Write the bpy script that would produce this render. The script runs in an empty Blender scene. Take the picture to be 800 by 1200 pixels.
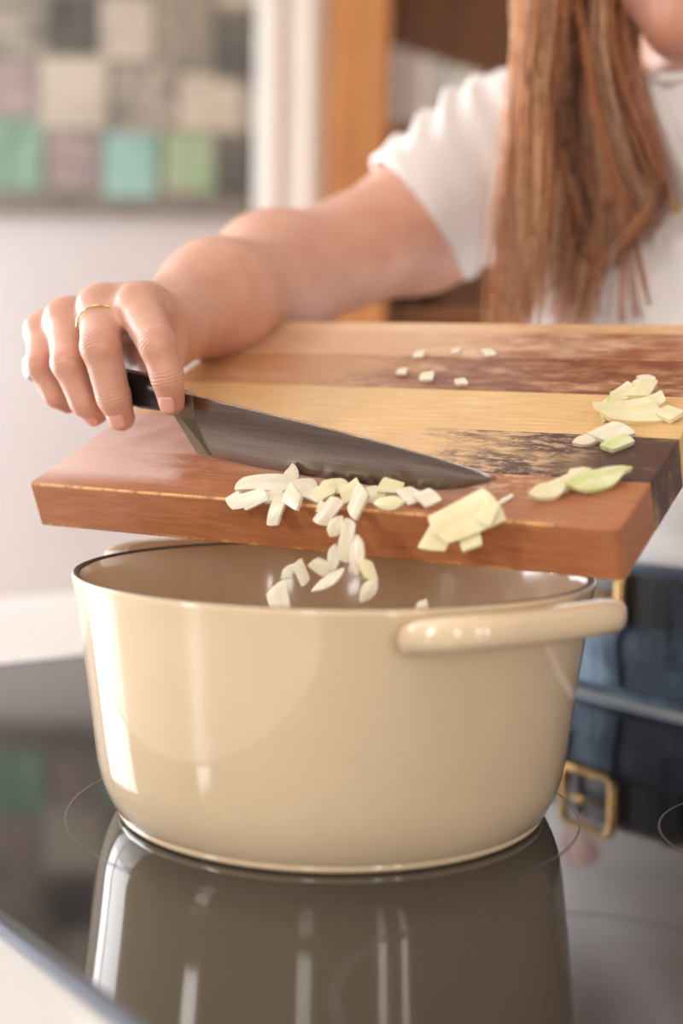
import bpy, bmesh, math, random
import numpy as np
from mathutils import Vector, Matrix
from mathutils.bvhtree import BVHTree

S = bpy.context.scene
COL = S.collection

# ---------------------------------------------------------------- camera, light, exposure
# world: hob surface is z = 0, kitchen floor z = -0.91; X right, Y away from the camera
cam = bpy.data.cameras.new('camera')
cam.sensor_fit = 'VERTICAL'; cam.sensor_height = 36.0; cam.lens = 50.0
cam.clip_start = 0.02
cam_o = bpy.data.objects.new('camera', cam); COL.objects.link(cam_o)
PITCH, ROLL = 0.09, 0.0156
def _p(x, y, z):
    c, s = math.cos(PITCH), math.sin(PITCH)
    return Vector((x, c*y + s*z, -s*y + c*z))
_r, _u, _b = _p(math.cos(ROLL), 0, math.sin(ROLL)), _p(-math.sin(ROLL), 0, math.cos(ROLL)), -_p(0, 1, 0)
cam_o.matrix_world = Matrix(((_r.x, _u.x, _b.x, 0), (_r.y, _u.y, _b.y, 0), (_r.z, _u.z, _b.z, 0.2132), (0, 0, 0, 1)))
cam.dof.use_dof = True; cam.dof.focus_distance = 0.722; cam.dof.aperture_fstop = 3.0
S.camera = cam_o

S.view_settings.view_transform = 'Standard'; S.view_settings.look = 'None'
S.view_settings.gamma = 1.0; S.view_settings.use_curve_mapping = False
S.view_settings.exposure = 0.0

W = bpy.data.worlds.new('daylight'); S.world = W; W.use_nodes = True
W.node_tree.nodes['Background'].inputs[0].default_value = (0.80, 0.88, 1.0, 1)
W.node_tree.nodes['Background'].inputs[1].default_value = 1.0

def area(name, loc, target, sx, sy, power, col):
    l = bpy.data.lights.new(name, 'AREA'); l.shape = 'RECTANGLE'; l.size = sx; l.size_y = sy
    l.energy = power; l.color = col
    o = bpy.data.objects.new(name, l); COL.objects.link(o); o.location = loc
    o.rotation_euler = (Vector(target) - Vector(loc)).to_track_quat('-Z', 'Y').to_euler()
    return o
# daylight standing in the window openings of the room
FZ, CZ = -0.91, 1.65
XL, XR, YB, YF = -2.3, 2.9, 3.2, -2.3
area('daylight_left', (XL-0.10, 2.25, 0.35), (0, 2.25, 0.35), 1.6, 1.9, 172, (0.93, 0.96, 1.0))
area('daylight_near_left', (XL-0.10, -0.55, 0.98), (0, -0.55, 0.98), 0.42, 0.95, 38, (1.0, 0.97, 0.93))
area('daylight_front', (-0.55, YF-0.10, 0.85), (-0.55, 0, 0.85), 0.36, 1.2, 21, (1.0, 0.95, 0.88))
area('daylight_garden', (1.35, YF-0.10, 0.75), (1.35, 0, 0.75), 0.28, 1.5, 20, (1.0, 0.95, 0.88))
area('daylight_garden_far', (2.05, YF-0.10, 0.75), (2.05, 0, 0.75), 0.28, 1.5, 20, (1.0, 0.95, 0.88))

# ---------------------------------------------------------------- measured places (metres): hand joints, arm, hair guides, onion pieces
HAND = {'index': [(-0.1109, 0.7746, 0.2526), (-0.0964, 0.7386, 0.2317), (-0.091, 0.738, 0.2151), (-0.0895, 0.7441, 0.2023)], 'middle': [(-0.1342, 0.7897, 0.2526), (-0.1288, 0.7577, 0.2308), (-0.1226, 0.762, 0.2043), (-0.1194, 0.7675, 0.1933)], 'ring': [(-0.1563, 0.8069, 0.2469), (-0.1486, 0.7737, 0.2222), (-0.1403, 0.7765, 0.2016), (-0.1362, 0.7849, 0.1955)], 'little': [(-0.1718, 0.8207, 0.2405), (-0.168, 0.7959, 0.2208), (-0.1603, 0.7974, 0.2048), (-0.1549, 0.8041, 0.2001)], 'thumb': [(-0.1049, 0.85, 0.2406), (-0.107, 0.812, 0.2282), (-0.1034, 0.792, 0.2161), (-0.0964, 0.782, 0.2059)]}
WRIST = (-0.1103, 0.86, 0.245); ELBOW = (-0.0485, 1.03, 0.2865); SHOULDER = (0.129, 1.19, 0.3862)
FOREARM_MID = (-0.0819, 0.925, 0.267); ELBOW_TIP = (-0.0603, 1.03, 0.3051); SLEEVE_END = (0.0585, 1.14, 0.3388)
HAIR_GUIDES = [[(0.1244, 1.03, 0.5192), (0.1215, 1.015, 0.4456), (0.1164, 1.0, 0.3905), (0.1086, 0.985, 0.3307), (0.1017, 0.975, 0.2837), (0.0974, 0.965, 0.2317)], [(0.1376, 1.03, 0.5194), (0.1316, 1.015, 0.4458), (0.1276, 1.0, 0.3907), (0.1204, 0.985, 0.3251), (0.1146, 0.975, 0.2782), (0.1077, 0.965, 0.2319)], [(0.1466, 1.03, 0.5195), (0.1393, 1.015, 0.4459), (0.1346, 1.0, 0.3908), (0.1332, 0.985, 0.3253), (0.1262, 0.975, 0.2784), (0.1169, 0.965, 0.232)], [(0.1634, 1.042, 0.5233), (0.156, 1.027, 0.4489), (0.1507, 1.012, 0.3873), (0.1547, 0.997, 0.3328), (0.1471, 0.987, 0.2795), (0.1382, 0.977, 0.2325)], [(0.1725, 1.042, 0.5235), (0.1678, 1.027, 0.4549), (0.167, 1.012, 0.3992), (0.1732, 0.997, 0.3447), (0.1659, 0.987, 0.2972), (0.1565, 0.977, 0.2444)], [(0.1376, 1.03, 0.5194), (0.1302, 1.015, 0.4515), (0.1366, 1.0, 0.4023), (0.1523, 0.985, 0.3485), (0.166, 0.975, 0.3019), (0.1773, 0.965, 0.2529)], [(0.1735, 1.03, 0.5199), (0.1696, 1.015, 0.4463), (0.1758, 1.0, 0.3914), (0.193, 0.985, 0.3491), (0.1863, 0.975, 0.3165), (0.141, 0.965, 0.2751)], [(0.1807, 1.03, 0.52), (0.1779, 1.015, 0.4465), (0.1846, 1.0, 0.4088), (0.1994, 0.985, 0.3664), (0.207, 0.975, 0.3367), (0.1691, 0.965, 0.2943)], [(0.1864, 1.052, 0.5266), (0.1901, 1.037, 0.4576), (0.1941, 1.022, 0.4132), (0.2005, 1.007, 0.3639), (0.202, 0.997, 0.3277), (0.1802, 0.987, 0.2887)], [(0.1955, 1.052, 0.5268), (0.1996, 1.037, 0.4636), (0.2039, 1.022, 0.4251), (0.2106, 1.007, 0.3786), (0.2133, 0.997, 0.3424), (0.197, 0.987, 0.3121)]]
ONIONS = [
 ((-0.0394, 0.709, 0.1632), 0.0213, 0.0077, 2, 'd', 'b', (-0.15, -0.72, 0.68), 'long flat white onion strip lying along the board edge, left end of heap'),
 ((-0.052, 0.7011, 0.1542), 0.0072, 0.0063, 22, 'd', 'e', (-0.45, -0.85, 0.25), 'squarish onion dice at the far left tip of the heap, poking over the board edge'),
 ((-0.0428, 0.696, 0.1564), 0.0117, 0.0058, 22, 'd', 'e', (-0.45, -0.85, 0.25), 'slanted onion dice between the leftmost dice and the long flat strip'),
 ((-0.0259, 0.7104, 0.1658), 0.0115, 0.0064, 100, 'l', 'b', (-0.15, -0.72, 0.68), 'upright onion petal standing highest against the knife blade'),
 ((-0.0336, 0.6948, 0.1575), 0.0088, 0.0046, 8, 'd', 'b', (-0.15, -0.72, 0.68), 'small onion dice tucked just under the long flat strip'),
 ((-0.0236, 0.6854, 0.158), 0.0086, 0.0062, -35, 'd', 'e', (-0.45, -0.85, 0.25), 'pale onion wedge hanging over the edge below the upright petal'),
 ((-0.032, 0.6901, 0.1504), 0.0112, 0.005, 78, 'd', 'e', (-0.45, -0.85, 0.25), 'narrow onion dice hanging alone on the board front below the left heap'),
 ((-0.0179, 0.6992, 0.1629), 0.0088, 0.0059, 10, 'd', 'b', (-0.15, -0.72, 0.68), 'greyish shaded onion dice behind the upright petal'),
 ((-0.0142, 0.689, 0.1591), 0.0112, 0.0045, -24, 'd', 'b', (-0.15, -0.72, 0.68), 'thin onion slice slanting down to the right in mid heap'),
 ((-0.008, 0.6887, 0.1609), 0.0087, 0.0062, 35, 'd', 'b', (-0.15, -0.72, 0.68), 'triangular onion dice in front of the rounded yellow green slice'),
 ((-0.0023, 0.6919, 0.1637), 0.0116, 0.0071, 4, 'l', 'b', (-0.15, -0.72, 0.68), 'rounded yellow green onion slice leaning on the knife in mid heap'),
 ((-0.0061, 0.6757, 0.1525), 0.0126, 0.0057, 55, 'd', 'e', (-0.45, -0.85, 0.25), 'slanted rectangular onion dice sliding off the edge above the falling ones'),
 ((-0.0102, 0.678, 0.1543), 0.0049, 0.0024, 70, 's', 'e', (-0.45, -0.85, 0.25), 'tiny onion scrap lit reddish stuck on the edge under mid heap'),
 ((0.0044, 0.6842, 0.1614), 0.009, 0.0057, 52, 'd', 'b', (-0.15, -0.72, 0.68), 'yellowish onion dice just right of the rounded slice'),
 ((0.0076, 0.6681, 0.1579), 0.0116, 0.0056, 72, 'd', 'e', (-0.45, -0.85, 0.25), 'tall onion dice tipping over the edge right of the slanted rectangular one'),
 ((-0.0027, 0.6605, 0.1468), 0.0107, 0.0063, 58, 'l', 'f', (-0.3112, -0.85, -0.1278), 'plump onion piece just below the edge, first of the falling ones'),
 ((0.0026, 0.6563, 0.1409), 0.0181, 0.0059, 80, 'd', 'f', (-0.1832, -0.85, -0.0915), 'longest falling onion stick in front of the board face'),
 ((0.0074, 0.6523, 0.1347), 0.0168, 0.0067, 98, 'l', 'f', (-0.4468, -0.85, 0.0811), 'tan tinted falling onion petal beside the longest stick'),
 ((0.0126, 0.648, 0.1282), 0.0093, 0.0054, 105, 'd', 'f', (0.2344, -0.85, 0.3603), 'yellowish falling onion dice at the upper right of the falling cluster'),
 ((0.0131, 0.6458, 0.119), 0.0116, 0.0058, 62, 'l', 'f', (0.1121, -0.85, -0.0447), 'ragged falling onion piece lowest at the right of the cluster'),
 ((-0.0032, 0.6581, 0.1326), 0.0107, 0.0051, 82, 'l', 'f', (-0.0707, -0.85, -0.0063), 'upright falling onion piece on top of the left cluster'),
 ((-0.0092, 0.6606, 0.1278), 0.0091, 0.0063, -28, 'd', 'f', (-0.3619, -0.85, -0.1257), 'blocky falling onion dice at the left of the left cluster'),
 ((-0.0055, 0.6573, 0.1218), 0.0162, 0.0051, 45, 'l', 'f', (-0.3285, -0.85, 0.4492), 'long slanted falling onion sliver pointing down to the left'),
 ((-0.0246, 0.6689, 0.124), 0.0088, 0.0044, 35, 'l', 'f', (0.1631, -0.85, 0.3647), 'left half of the falling chevron shaped onion pair over the pot'),
 ((-0.0185, 0.6654, 0.1242), 0.0104, 0.0048, -66, 'd', 'f', (0.1404, -0.85, -0.0646), 'right half of the falling chevron shaped onion pair over the pot'),
 ((-0.0289, 0.6689, 0.1105), 0.0136, 0.0088, -70, 'd', 'f', (-0.2521, -0.85, 0.2389), 'broad onion piece dropping past the front rim, lowest at the left'),
 ((0.0366, 0.6308, 0.1135), 0.0079, 0.0049, 65, 'l', 'f', (0.0855, -0.85, 0.3983), 'small onion piece alone at the pot rim, lowest at the right'),
 ((0.0138, 0.6807, 0.1614), 0.0074, 0.0045, 15, 'd', 'b', (-0.15, -0.72, 0.68), 'greyish onion dice against the blade right of the tall tipping one'),
 ((0.0174, 0.6774, 0.1605), 0.0102, 0.0037, 42, 'd', 'b', (-0.15, -0.72, 0.68), 'narrow white onion slice leaning right of the grey dice'),
 ((0.0235, 0.6782, 0.1642), 0.009, 0.0057, -10, 'd', 'b', (-0.15, -0.72, 0.68), 'yellow onion dice high on the heap near the blade middle'),
 ((0.0222, 0.66, 0.1584), 0.0119, 0.0051, 10, 'l', 'e', (-0.45, -0.85, 0.25), 'flat onion slice on the edge below the high yellow dice'),
 ((0.0325, 0.6685, 0.1611), 0.0088, 0.006, -40, 'd', 'b', (-0.15, -0.72, 0.68), 'white onion dice second from the right end of the heap'),
 ((0.0401, 0.6622, 0.1605), 0.0072, 0.0068, 30, 'd', 'b', (-0.15, -0.72, 0.68), 'squarish onion dice at the right end of the heap'),
 ((0.0557, 0.633, 0.1546), 0.0243, 0.0129, 30, 'd', 'E', (-0.35, -0.85, 0.4), 'big pale onion slab tumbling over the edge below the knife tip'),
 ((0.0438, 0.6398, 0.1453), 0.0123, 0.0084, 72, 'd', 'E', (-0.35, -0.85, 0.4), 'fluted left layer of the tumbling onion slab'),
 ((0.065, 0.6277, 0.1572), 0.009, 0.0056, 75, 'd', 'E', (-0.35, -0.85, 0.4), 'right end layer of the tumbling onion slab'),
 ((0.0578, 0.632, 0.1452), 0.008, 0.0068, 35, 'd', 'E', (-0.35, -0.85, 0.4), 'translucent onion dice under the tumbling slab'),
 ((0.0753, 0.6524, 0.1614), 0.0067, 0.0016, 45, 's', 'b', (-0.15, -0.72, 0.68), 'tiny onion sliver on the board just past the knife tip'),
 ((0.1419, 0.7116, 0.2017), 0.0231, 0.0115, 6, 'd', 'h', (-0.15, -0.6, 0.78), 'large yellow green onion chunk on the pale plank'),
 ((0.144, 0.7373, 0.21), 0.0115, 0.0066, 38, 'd', 'h', (-0.15, -0.6, 0.78), 'onion flake leaning on top of the large chunk, at its left'),
 ((0.1542, 0.7381, 0.2132), 0.0133, 0.0089, 80, 'd', 'h', (-0.15, -0.6, 0.78), 'upright onion dice on top of the large chunk, at its right'),
 ((0.1598, 0.7549, 0.2187), 0.0063, 0.0036, 15, 'd', 'h', (-0.15, -0.6, 0.78), 'tiny onion tip crowning the upright dice'),
 ((0.1581, 0.7222, 0.2069), 0.0078, 0.0065, 40, 'd', 'h', (-0.15, -0.6, 0.78), 'squarish onion dice at the right end of the large chunk'),
 ((0.1336, 0.7224, 0.2018), 0.013, 0.0056, 78, 'l', 'h', (-0.15, -0.6, 0.78), 'curved green onion rind at the left end of the large chunk'),
 ((0.1612, 0.7047, 0.2008), 0.008, 0.0068, -30, 'd', 'h', (-0.15, -0.6, 0.78), 'lone white onion dice right of the large chunk'),
 ((0.1199, 0.6955, 0.1887), 0.0125, 0.0058, 30, 'l', 'h', (-0.15, -0.6, 0.78), 'translucent onion slice on the dark plank, left of three'),
 ((0.1305, 0.6944, 0.1914), 0.0133, 0.0083, 32, 'd', 'h', (-0.15, -0.6, 0.78), 'white onion slab on the dark plank, middle of three'),
 ((0.1317, 0.6847, 0.1869), 0.0107, 0.0058, 38, 'd', 'h', (-0.15, -0.6, 0.78), 'small green onion piece on the dark plank, in front of the white slab'),
 ((0.0946, 0.6484, 0.1664), 0.0148, 0.0078, 22, 'l', 'h', (-0.15, -0.6, 0.78), 'blunt white onion piece at the left end of the group on the front plank'),
 ((0.1061, 0.655, 0.1704), 0.0157, 0.0059, 36, 'd', 'h', (-0.15, -0.6, 0.78), 'striped onion strip between the blunt piece and the green shell'),
 ((0.1113, 0.666, 0.1745), 0.0076, 0.0032, 8, 's', 'h', (-0.15, -0.6, 0.78), 'thin onion flake on top of the striped strip'),
 ((0.1172, 0.6492, 0.1721), 0.0226, 0.0101, 20, 'l', 'h', (-0.15, -0.6, 0.78), 'curved green onion shell on the front plank near its right end'),
 ((0.0472, 0.8098, 0.2181), 0.0063, 0.0049, 10, 'd', 'h', (-0.15, -0.6, 0.78), 'white onion crumb on the dark stained plank, largest of the crumbs'),
 ((0.0653, 0.7948, 0.2154), 0.0052, 0.0038, 10, 'd', 'h', (-0.15, -0.6, 0.78), 'white onion crumb right of the largest crumb'),
 ((0.0836, 0.8289, 0.2325), 0.0055, 0.0045, 10, 'd', 'h', (-0.15, -0.6, 0.78), 'white onion crumb on the far plank, right of all others'),
 ((0.0445, 0.8462, 0.2313), 0.0051, 0.0041, 10, 'd', 'h', (-0.15, -0.6, 0.78), 'faint onion crumb on the far plank straight behind the largest crumb'),
 ((0.0337, 0.825, 0.2209), 0.0049, 0.004, 10, 'd', 'h', (-0.15, -0.6, 0.78), 'faint onion crumb left of the largest crumb'),
 ((0.0658, 0.8422, 0.2335), 0.004, 0.003, 10, 'd', 'h', (-0.15, -0.6, 0.78), 'smallest faint onion crumb on the far plank')]
NECKLACE_AIM = [(0.202, 0.97, 0.4311), (0.2037, 0.97, 0.4144), (0.2079, 0.97, 0.3922), (0.2145, 0.97, 0.3671), (0.2241, 0.97, 0.3408), (0.2334, 0.97, 0.3674), (0.2398, 0.97, 0.3927), (0.2446, 0.97, 0.4151), (0.2463, 0.97, 0.4317)]
CHIN = (0.2241, 0.985, 0.437)

# ---------------------------------------------------------------- helpers
def nrm(v):
    v = np.asarray(v, float); return v/np.linalg.norm(v)

def put(name, me, mat=None, parent=None, smooth=False, **kw):
    o = bpy.data.objects.new(name, me); COL.objects.link(o)
    if mat is not None: me.materials.append(mat)
    if parent is not None: o.parent = parent
    if smooth:
        me.polygons.foreach_set('use_smooth', [True]*len(me.polygons))
    for k, v in kw.items(): o[k] = v
    return o

def mesh(name, verts, faces):
    me = bpy.data.meshes.new(name); me.from_pydata([tuple(map(float, v)) for v in verts], [], faces); me.update(); return me

def thing(name, label, cat, mat4=None, loc=(0, 0, 0), group=None):
    o = bpy.data.objects.new(name, None); COL.objects.link(o); o.empty_display_size = 0.05
    if mat4 is not None: o.matrix_world = mat4
    else: o.location = loc
    o['label'] = label; o['category'] = cat
    if group: o['group'] = group
    return o

def frame(o, x, y, z):
    x, y, z = map(Vector, (x, y, z))
    return Matrix(((x[0], y[0], z[0], o[0]), (x[1], y[1], z[1], o[1]), (x[2], y[2], z[2], o[2]), (0, 0, 0, 1)))

def box_me(lo, hi, bevel=0.0, segs=2):
    bm = bmesh.new(); bmesh.ops.create_cube(bm, size=1)
    for v in bm.verts:
        v.co = Vector([lo[i] if v.co[i] < 0 else hi[i] for i in range(3)])
    if bevel: bmesh.ops.bevel(bm, geom=bm.edges[:], offset=bevel, segments=segs, affect='EDGES', profile=0.5)
    me = bpy.data.meshes.new('box'); bm.to_mesh(me); bm.free(); return me

def box(name, lo, hi, mat, parent=None, bevel=0.0, **kw):
    return put(name, box_me(lo, hi, bevel), mat, parent, False, **kw)

def lathe(name, prof, mat, parent=None, n=96, centre=(0, 0, 0), closed=False):
    vs, fs = [], []
    m = len(prof)
    for i in range(n):
        a = 2*math.pi*i/n
        for r, z in prof: vs.append((centre[0]+r*math.cos(a), centre[1]+r*math.sin(a), centre[2]+z))
    for i in range(n):
        j = (i+1) % n
        for k in range(m if closed else m-1):
            k2 = (k+1) % m
            fs.append((i*m+k, j*m+k, j*m+k2, i*m+k2))
    me = mesh(name, vs, fs)
    bm = bmesh.new(); bm.from_mesh(me); bmesh.ops.remove_doubles(bm, verts=bm.verts, dist=1e-6)
    bmesh.ops.recalc_face_normals(bm, faces=bm.faces); bm.to_mesh(me); bm.free()
    o = put(name, me, mat, parent, True); me.set_sharp_from_angle(angle=math.radians(40)); return o

def tube_arrays(pts, rad, sides=8, closed=False, flat=1.0, upv=None):
    """swept ring vertices / faces along a polyline"""
    P = np.asarray(pts, float); n = len(P)
    rad = np.broadcast_to(np.asarray(rad, float), (n,))
    T = np.gradient(P, axis=0) if not closed else (np.roll(P, -1, 0)-np.roll(P, 1, 0))
    T /= np.linalg.norm(T, axis=1)[:, None]+1e-12
    up = np.array(upv if upv is not None else (0.13, 0.31, 0.94), float)
    vs = []
    for i in range(n):
        s = np.cross(T[i], up); s /= np.linalg.norm(s)+1e-12
        u = np.cross(s, T[i])
        for k in range(sides):
            a = 2*math.pi*k/sides
            vs.append(P[i]+rad[i]*(math.cos(a)*s*flat+math.sin(a)*u))
    fs = []
    for i in range(n if closed else n-1):
        j = (i+1) % n
        for k in range(sides):
            k2 = (k+1) % sides
            fs.append((i*sides+k, i*sides+k2, j*sides+k2, j*sides+k))
    if not closed:
        fs.append(tuple(range(sides))[::-1]); fs.append(tuple((n-1)*sides+k for k in range(sides)))
    return vs, fs

def tube(name, pts, rad, mat, parent=None, sides=8, closed=False, flat=1.0, upv=None):
    vs, fs = tube_arrays(pts, rad, sides, closed, flat, upv)
    return put(name, mesh(name, vs, fs), mat, parent, True)

def spline(pts, n):
    """Catmull-Rom through pts, n samples"""
    P = np.asarray(pts, float); P = np.vstack([2*P[0]-P[1], P, 2*P[-1]-P[-2]])
    out = []
    m = len(P)-3
    for t in np.linspace(0, m-1e-6, n):
        i = int(t); f = t-i; a, b, c, d = P[i:i+4]
        out.append(0.5*((2*b)+(-a+c)*f+(2*a-5*b+4*c-d)*f*f+(-a+3*b-3*c+d)*f**3))
    return np.array(out)

# ---------------------------------------------------------------- materials
class N:
    def __init__(s, name):
        s.m = bpy.data.materials.new(name); s.m.use_nodes = True
        s.t = s.m.node_tree; s.b = s.t.nodes['Principled BSDF']
    def new(s, typ, **kw):
        n = s.t.nodes.new(typ)
        for k, v in kw.items(): setattr(n, k, v)
        return n
    def link(s, a, b): s.t.links.new(a, b)
    def coord(s, scale=(1, 1, 1), kind='Object'):
        tc = s.new('ShaderNodeTexCoord'); mp = s.new('ShaderNodeMapping'); mp.inputs['Scale'].default_value = scale
        s.link(tc.outputs[kind], mp.inputs[0]); return mp.outputs[0]
    def noise(s, scale, detail=4, rough=0.55, vec=None, dist=0.0):
        n = s.new('ShaderNodeTexNoise'); n.inputs['Scale'].default_value = scale; n.inputs['Detail'].default_value = detail
        n.inputs['Roughness'].default_value = rough; n.inputs['Distortion'].default_value = dist
        if vec is not None: s.link(vec, n.inputs['Vector'])
        return n.outputs['Fac']
    def ramp(s, fac, stops):
        r = s.new('ShaderNodeValToRGB'); e = r.color_ramp.elements
        while len(e) < len(stops): e.new(0.5)
        for k, (p, c) in zip(e, stops):
            k.position = p; k.color = (c, c, c, 1) if isinstance(c, (int, float)) else (*c, 1)
        s.link(fac, r.inputs[0]); return r.outputs[0]
    def mix(s, fac, a, b, mode='MIX'):
        n = s.new('ShaderNodeMix', data_type='RGBA', blend_type=mode)
        for v, i in ((fac, 0), (a, 6), (b, 7)):
            if isinstance(v, (int, float)): n.inputs[i].default_value = v
            elif isinstance(v, tuple): n.inputs[i].default_value = (*v, 1)
            else: s.link(v, n.inputs[i])
        return n.outputs[2]
    def math(s, op, a, b=0.0, clamp=False):
        n = s.new('ShaderNodeMath', operation=op, use_clamp=clamp)
        for i, v in enumerate((a, b)):
            if isinstance(v, (int, float)): n.inputs[i].default_value = v
            else: s.link(v, n.inputs[i])
        return n.outputs[0]
    def sep(s, vec):
        n = s.new('ShaderNodeSeparateXYZ'); s.link(vec, n.inputs[0]); return n.outputs
    def smooth(s, v, lo, hi):
        n = s.new('ShaderNodeMapRange', interpolation_type='SMOOTHSTEP')
        s.link(v, n.inputs['Value']); n.inputs['From Min'].default_value = lo; n.inputs['From Max'].default_value = hi
        return n.outputs[0]
    def attr(s, name):
        n = s.new('ShaderNodeAttribute', attribute_name=name); return n.outputs['Fac']
    def color(s, c):
        if isinstance(c, tuple): s.b.inputs['Base Color'].default_value = (*c, 1)
        else: s.link(c, s.b.inputs['Base Color'])
    def set(s, **kw):
        for k, v in kw.items(): s.b.inputs[k.replace('_', ' ')].default_value = v
        return s
    def bump(s, h, strength, dist=0.001):
        n = s.new('ShaderNodeBump'); n.inputs['Strength'].default_value = strength; n.inputs['Distance'].default_value = dist
        s.link(h, n.inputs['Height']); s.link(n.outputs[0], s.b.inputs['Normal'])

def srgb(r, g, b):
    f = lambda c: (c/255/12.92 if c/255 <= 0.04045 else ((c/255+0.055)/1.055)**2.4)
    return (f(r), f(g), f(b))

def plain(name, c, rough=0.5, var=0.06, scale=8.0, **kw):
    m = N(name); c2 = tuple(max(0, x*(1-var*2)) for x in c)
    m.color(m.mix(m.ramp(m.noise(scale, vec=m.coord()), [(0.35, 0.0), (0.7, 1.0)]), c, c2))
    m.set(Roughness=rough, **kw); return m.m

# ---------------------------------------------------------------- signed distance shapes meshed with surface nets
def seg(P, a, b, ra, rb):
    a = np.asarray(a, float); b = np.asarray(b, float); d = b-a
    t = np.clip(((P-a)@d)/(d@d+1e-12), 0, 1)
    return np.linalg.norm(P-a-t[:, None]*d, axis=1)-(ra+(rb-ra)*t)
def ell(P, c, r, R=None):
    q = P-np.asarray(c, float)
    if R is not None: q = q@np.asarray(R, float).T
    r = np.asarray(r, float)
    k0 = np.linalg.norm(q/r, axis=1); k1 = np.linalg.norm(q/(r*r), axis=1)
    return k0*(k0-1)/(k1+1e-9)
def smin(a, b, k):
    h = np.maximum(k-np.abs(a-b), 0)/k
    return np.minimum(a, b)-h*h*k*0.25
def smax(a, b, k): return -smin(-a, -b, k)

class Sdf:
    """list of (callable, blend) joined one after the other; blocks only evaluate the shapes near them"""
    def __init__(s): s.p = []; s.post = None
    def seg(s, a, b, ra, rb=None, k=0.01, sub=False):
        rb = ra if rb is None else rb
        s.p.append((lambda P: seg(P, a, b, ra, rb), k, sub)); return s
    def ell(s, c, r, R=None, k=0.01, sub=False):
        s.p.append((lambda P: ell(P, c, r, R), k, sub)); return s
    def fn(s, f, k=0.01, sub=False):
        s.p.append((f, k, sub)); return s
    def ev(s, P, idx=None):
        d = np.full(len(P), 1.0)
        for i, (f, k, sub) in enumerate(s.p):
            if idx is not None and i not in idx: continue
            v = f(P)
            d = smax(d, -v, k) if sub else smin(d, v, k)
        if s.post is not None: d = s.post(P, d)
        return d

def nets(name, sdf, lo, hi, h, B=14):
    lo = np.asarray(lo, float); hi = np.asarray(hi, float)
    nb = np.ceil((hi-lo)/(h*B)).astype(int)
    bi = np.stack(np.meshgrid(*[np.arange(n) for n in nb], indexing='ij'), -1).reshape(-1, 3)
    cen = lo+(bi+0.5)*B*h; hd = B*h*math.sqrt(3)/2
    D = np.stack([f(cen) for f, k, sub in sdf.p], 1)
    dall = sdf.ev(cen)
    K = np.array([k for f, k, sub in sdf.p])
    keep = np.abs(dall) < hd*1.35+0.012
    NN = nb*B+2
    gid = lambda c: (c[..., 0]*NN[1]+c[..., 1])*NN[2]+c[..., 2]
    loc = np.stack(np.meshgrid(*[np.arange(B+1)]*3, indexing='ij'), -1)
    cid, cpos, quads = [], [], []
    corner = [(i, j, k) for i in (0, 1) for j in (0, 1) for k in (0, 1)]
    for b, dc in zip(bi[keep], D[keep]):
        pos = [(dc[i]) for i in range(len(K)) if not sdf.p[i][2]]
        lim = min(pos)+2*hd+0.004
        idx = set(i for i in range(len(K)) if dc[i] < lim+K[i])
        base = b*B
        P = (lo+(base+loc)*h).reshape(-1, 3)
        d = sdf.ev(P, idx).reshape(B+1, B+1, B+1)
        if d.min() > 0 or d.max() < 0: continue
        C = np.stack([d[i:B+i, j:B+j, k:B+k] for i, j, k in corner], -1)
        neg = C < 0; act = neg.any(-1) & ~neg.all(-1)
        ii = np.argwhere(act)
        if len(ii) == 0: continue
        Cv = C[act]
        acc = np.zeros((len(ii), 3)); cnt = np.zeros(len(ii))
        for x in range(8):
            for ax in range(3):
                o = list(corner[x])
                if o[ax]: continue
                o[ax] = 1; y = corner.index(tuple(o))
                a, e = Cv[:, x], Cv[:, y]
                m = (a < 0) != (e < 0)
                t = np.where(m, a/(a-e+1e-20), 0)
                p = np.tile(np.array(corner[x], float), (len(ii), 1)); p[:, ax] += t
                acc[m] += p[m]; cnt[m] += 1
        cid.append(gid(base+ii)); cpos.append(lo+(base+ii+acc/cnt[:, None])*h)
        for ax in range(3):
            a = d[:B, :B, :B]
            s2 = [slice(0, B)]*3; s2[ax] = slice(1, B+1)
            e = d[tuple(s2)]
            m = (a < 0) != (e < 0)
            q = np.argwhere(m)
            if len(q) == 0: continue
            fl = (a[m] < 0)
            u, v = [(1, 2), (2, 0), (0, 1)][ax]
            du = np.zeros(3, int); du[u] = 1; dv = np.zeros(3, int); dv[v] = 1
            g = base+q
            Q = np.stack([gid(g-du-dv), gid(g-dv), gid(g), gid(g-du)], 1)
            ok = ((g-du-dv) >= 0).all(1); Q = Q[ok]; fl = fl[ok]
            Q[~fl] = Q[~fl][:, ::-1]
            quads.append(Q)
    cid = np.concatenate(cid); cpos = np.concatenate(cpos); Q = np.concatenate(quads)
    o = np.argsort(cid); cid = cid[o]; cpos = cpos[o]
    ix = np.minimum(np.searchsorted(cid, Q), len(cid)-1)
    good = (cid[ix] == Q).all(1); ix = ix[good]
    # light smoothing
    for _ in range(2):
        s = np.zeros_like(cpos); c = np.zeros(len(cpos))
        for k in range(4):
            for k2 in ((k+1) % 4, (k+3) % 4):
                np.add.at(s, ix[:, k], cpos[ix[:, k2]]); np.add.at(c, ix[:, k], 1)
        m = c > 0
        cpos[m] = 0.5*cpos[m]+0.5*s[m]/c[m][:, None]
    me = bpy.data.meshes.new(name)
    me.vertices.add(len(cpos)); me.vertices.foreach_set('co', cpos.ravel())
    me.loops.add(len(ix)*4); me.loops.foreach_set('vertex_index', ix.ravel().astype(np.int32))
    me.polygons.add(len(ix)); me.polygons.foreach_set('loop_start', np.arange(0, len(ix)*4, 4, dtype=np.int32))
    me.polygons.foreach_set('use_smooth', np.ones(len(ix), bool))
    me.update(calc_edges=True); me.validate()
    return me, cpos

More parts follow.
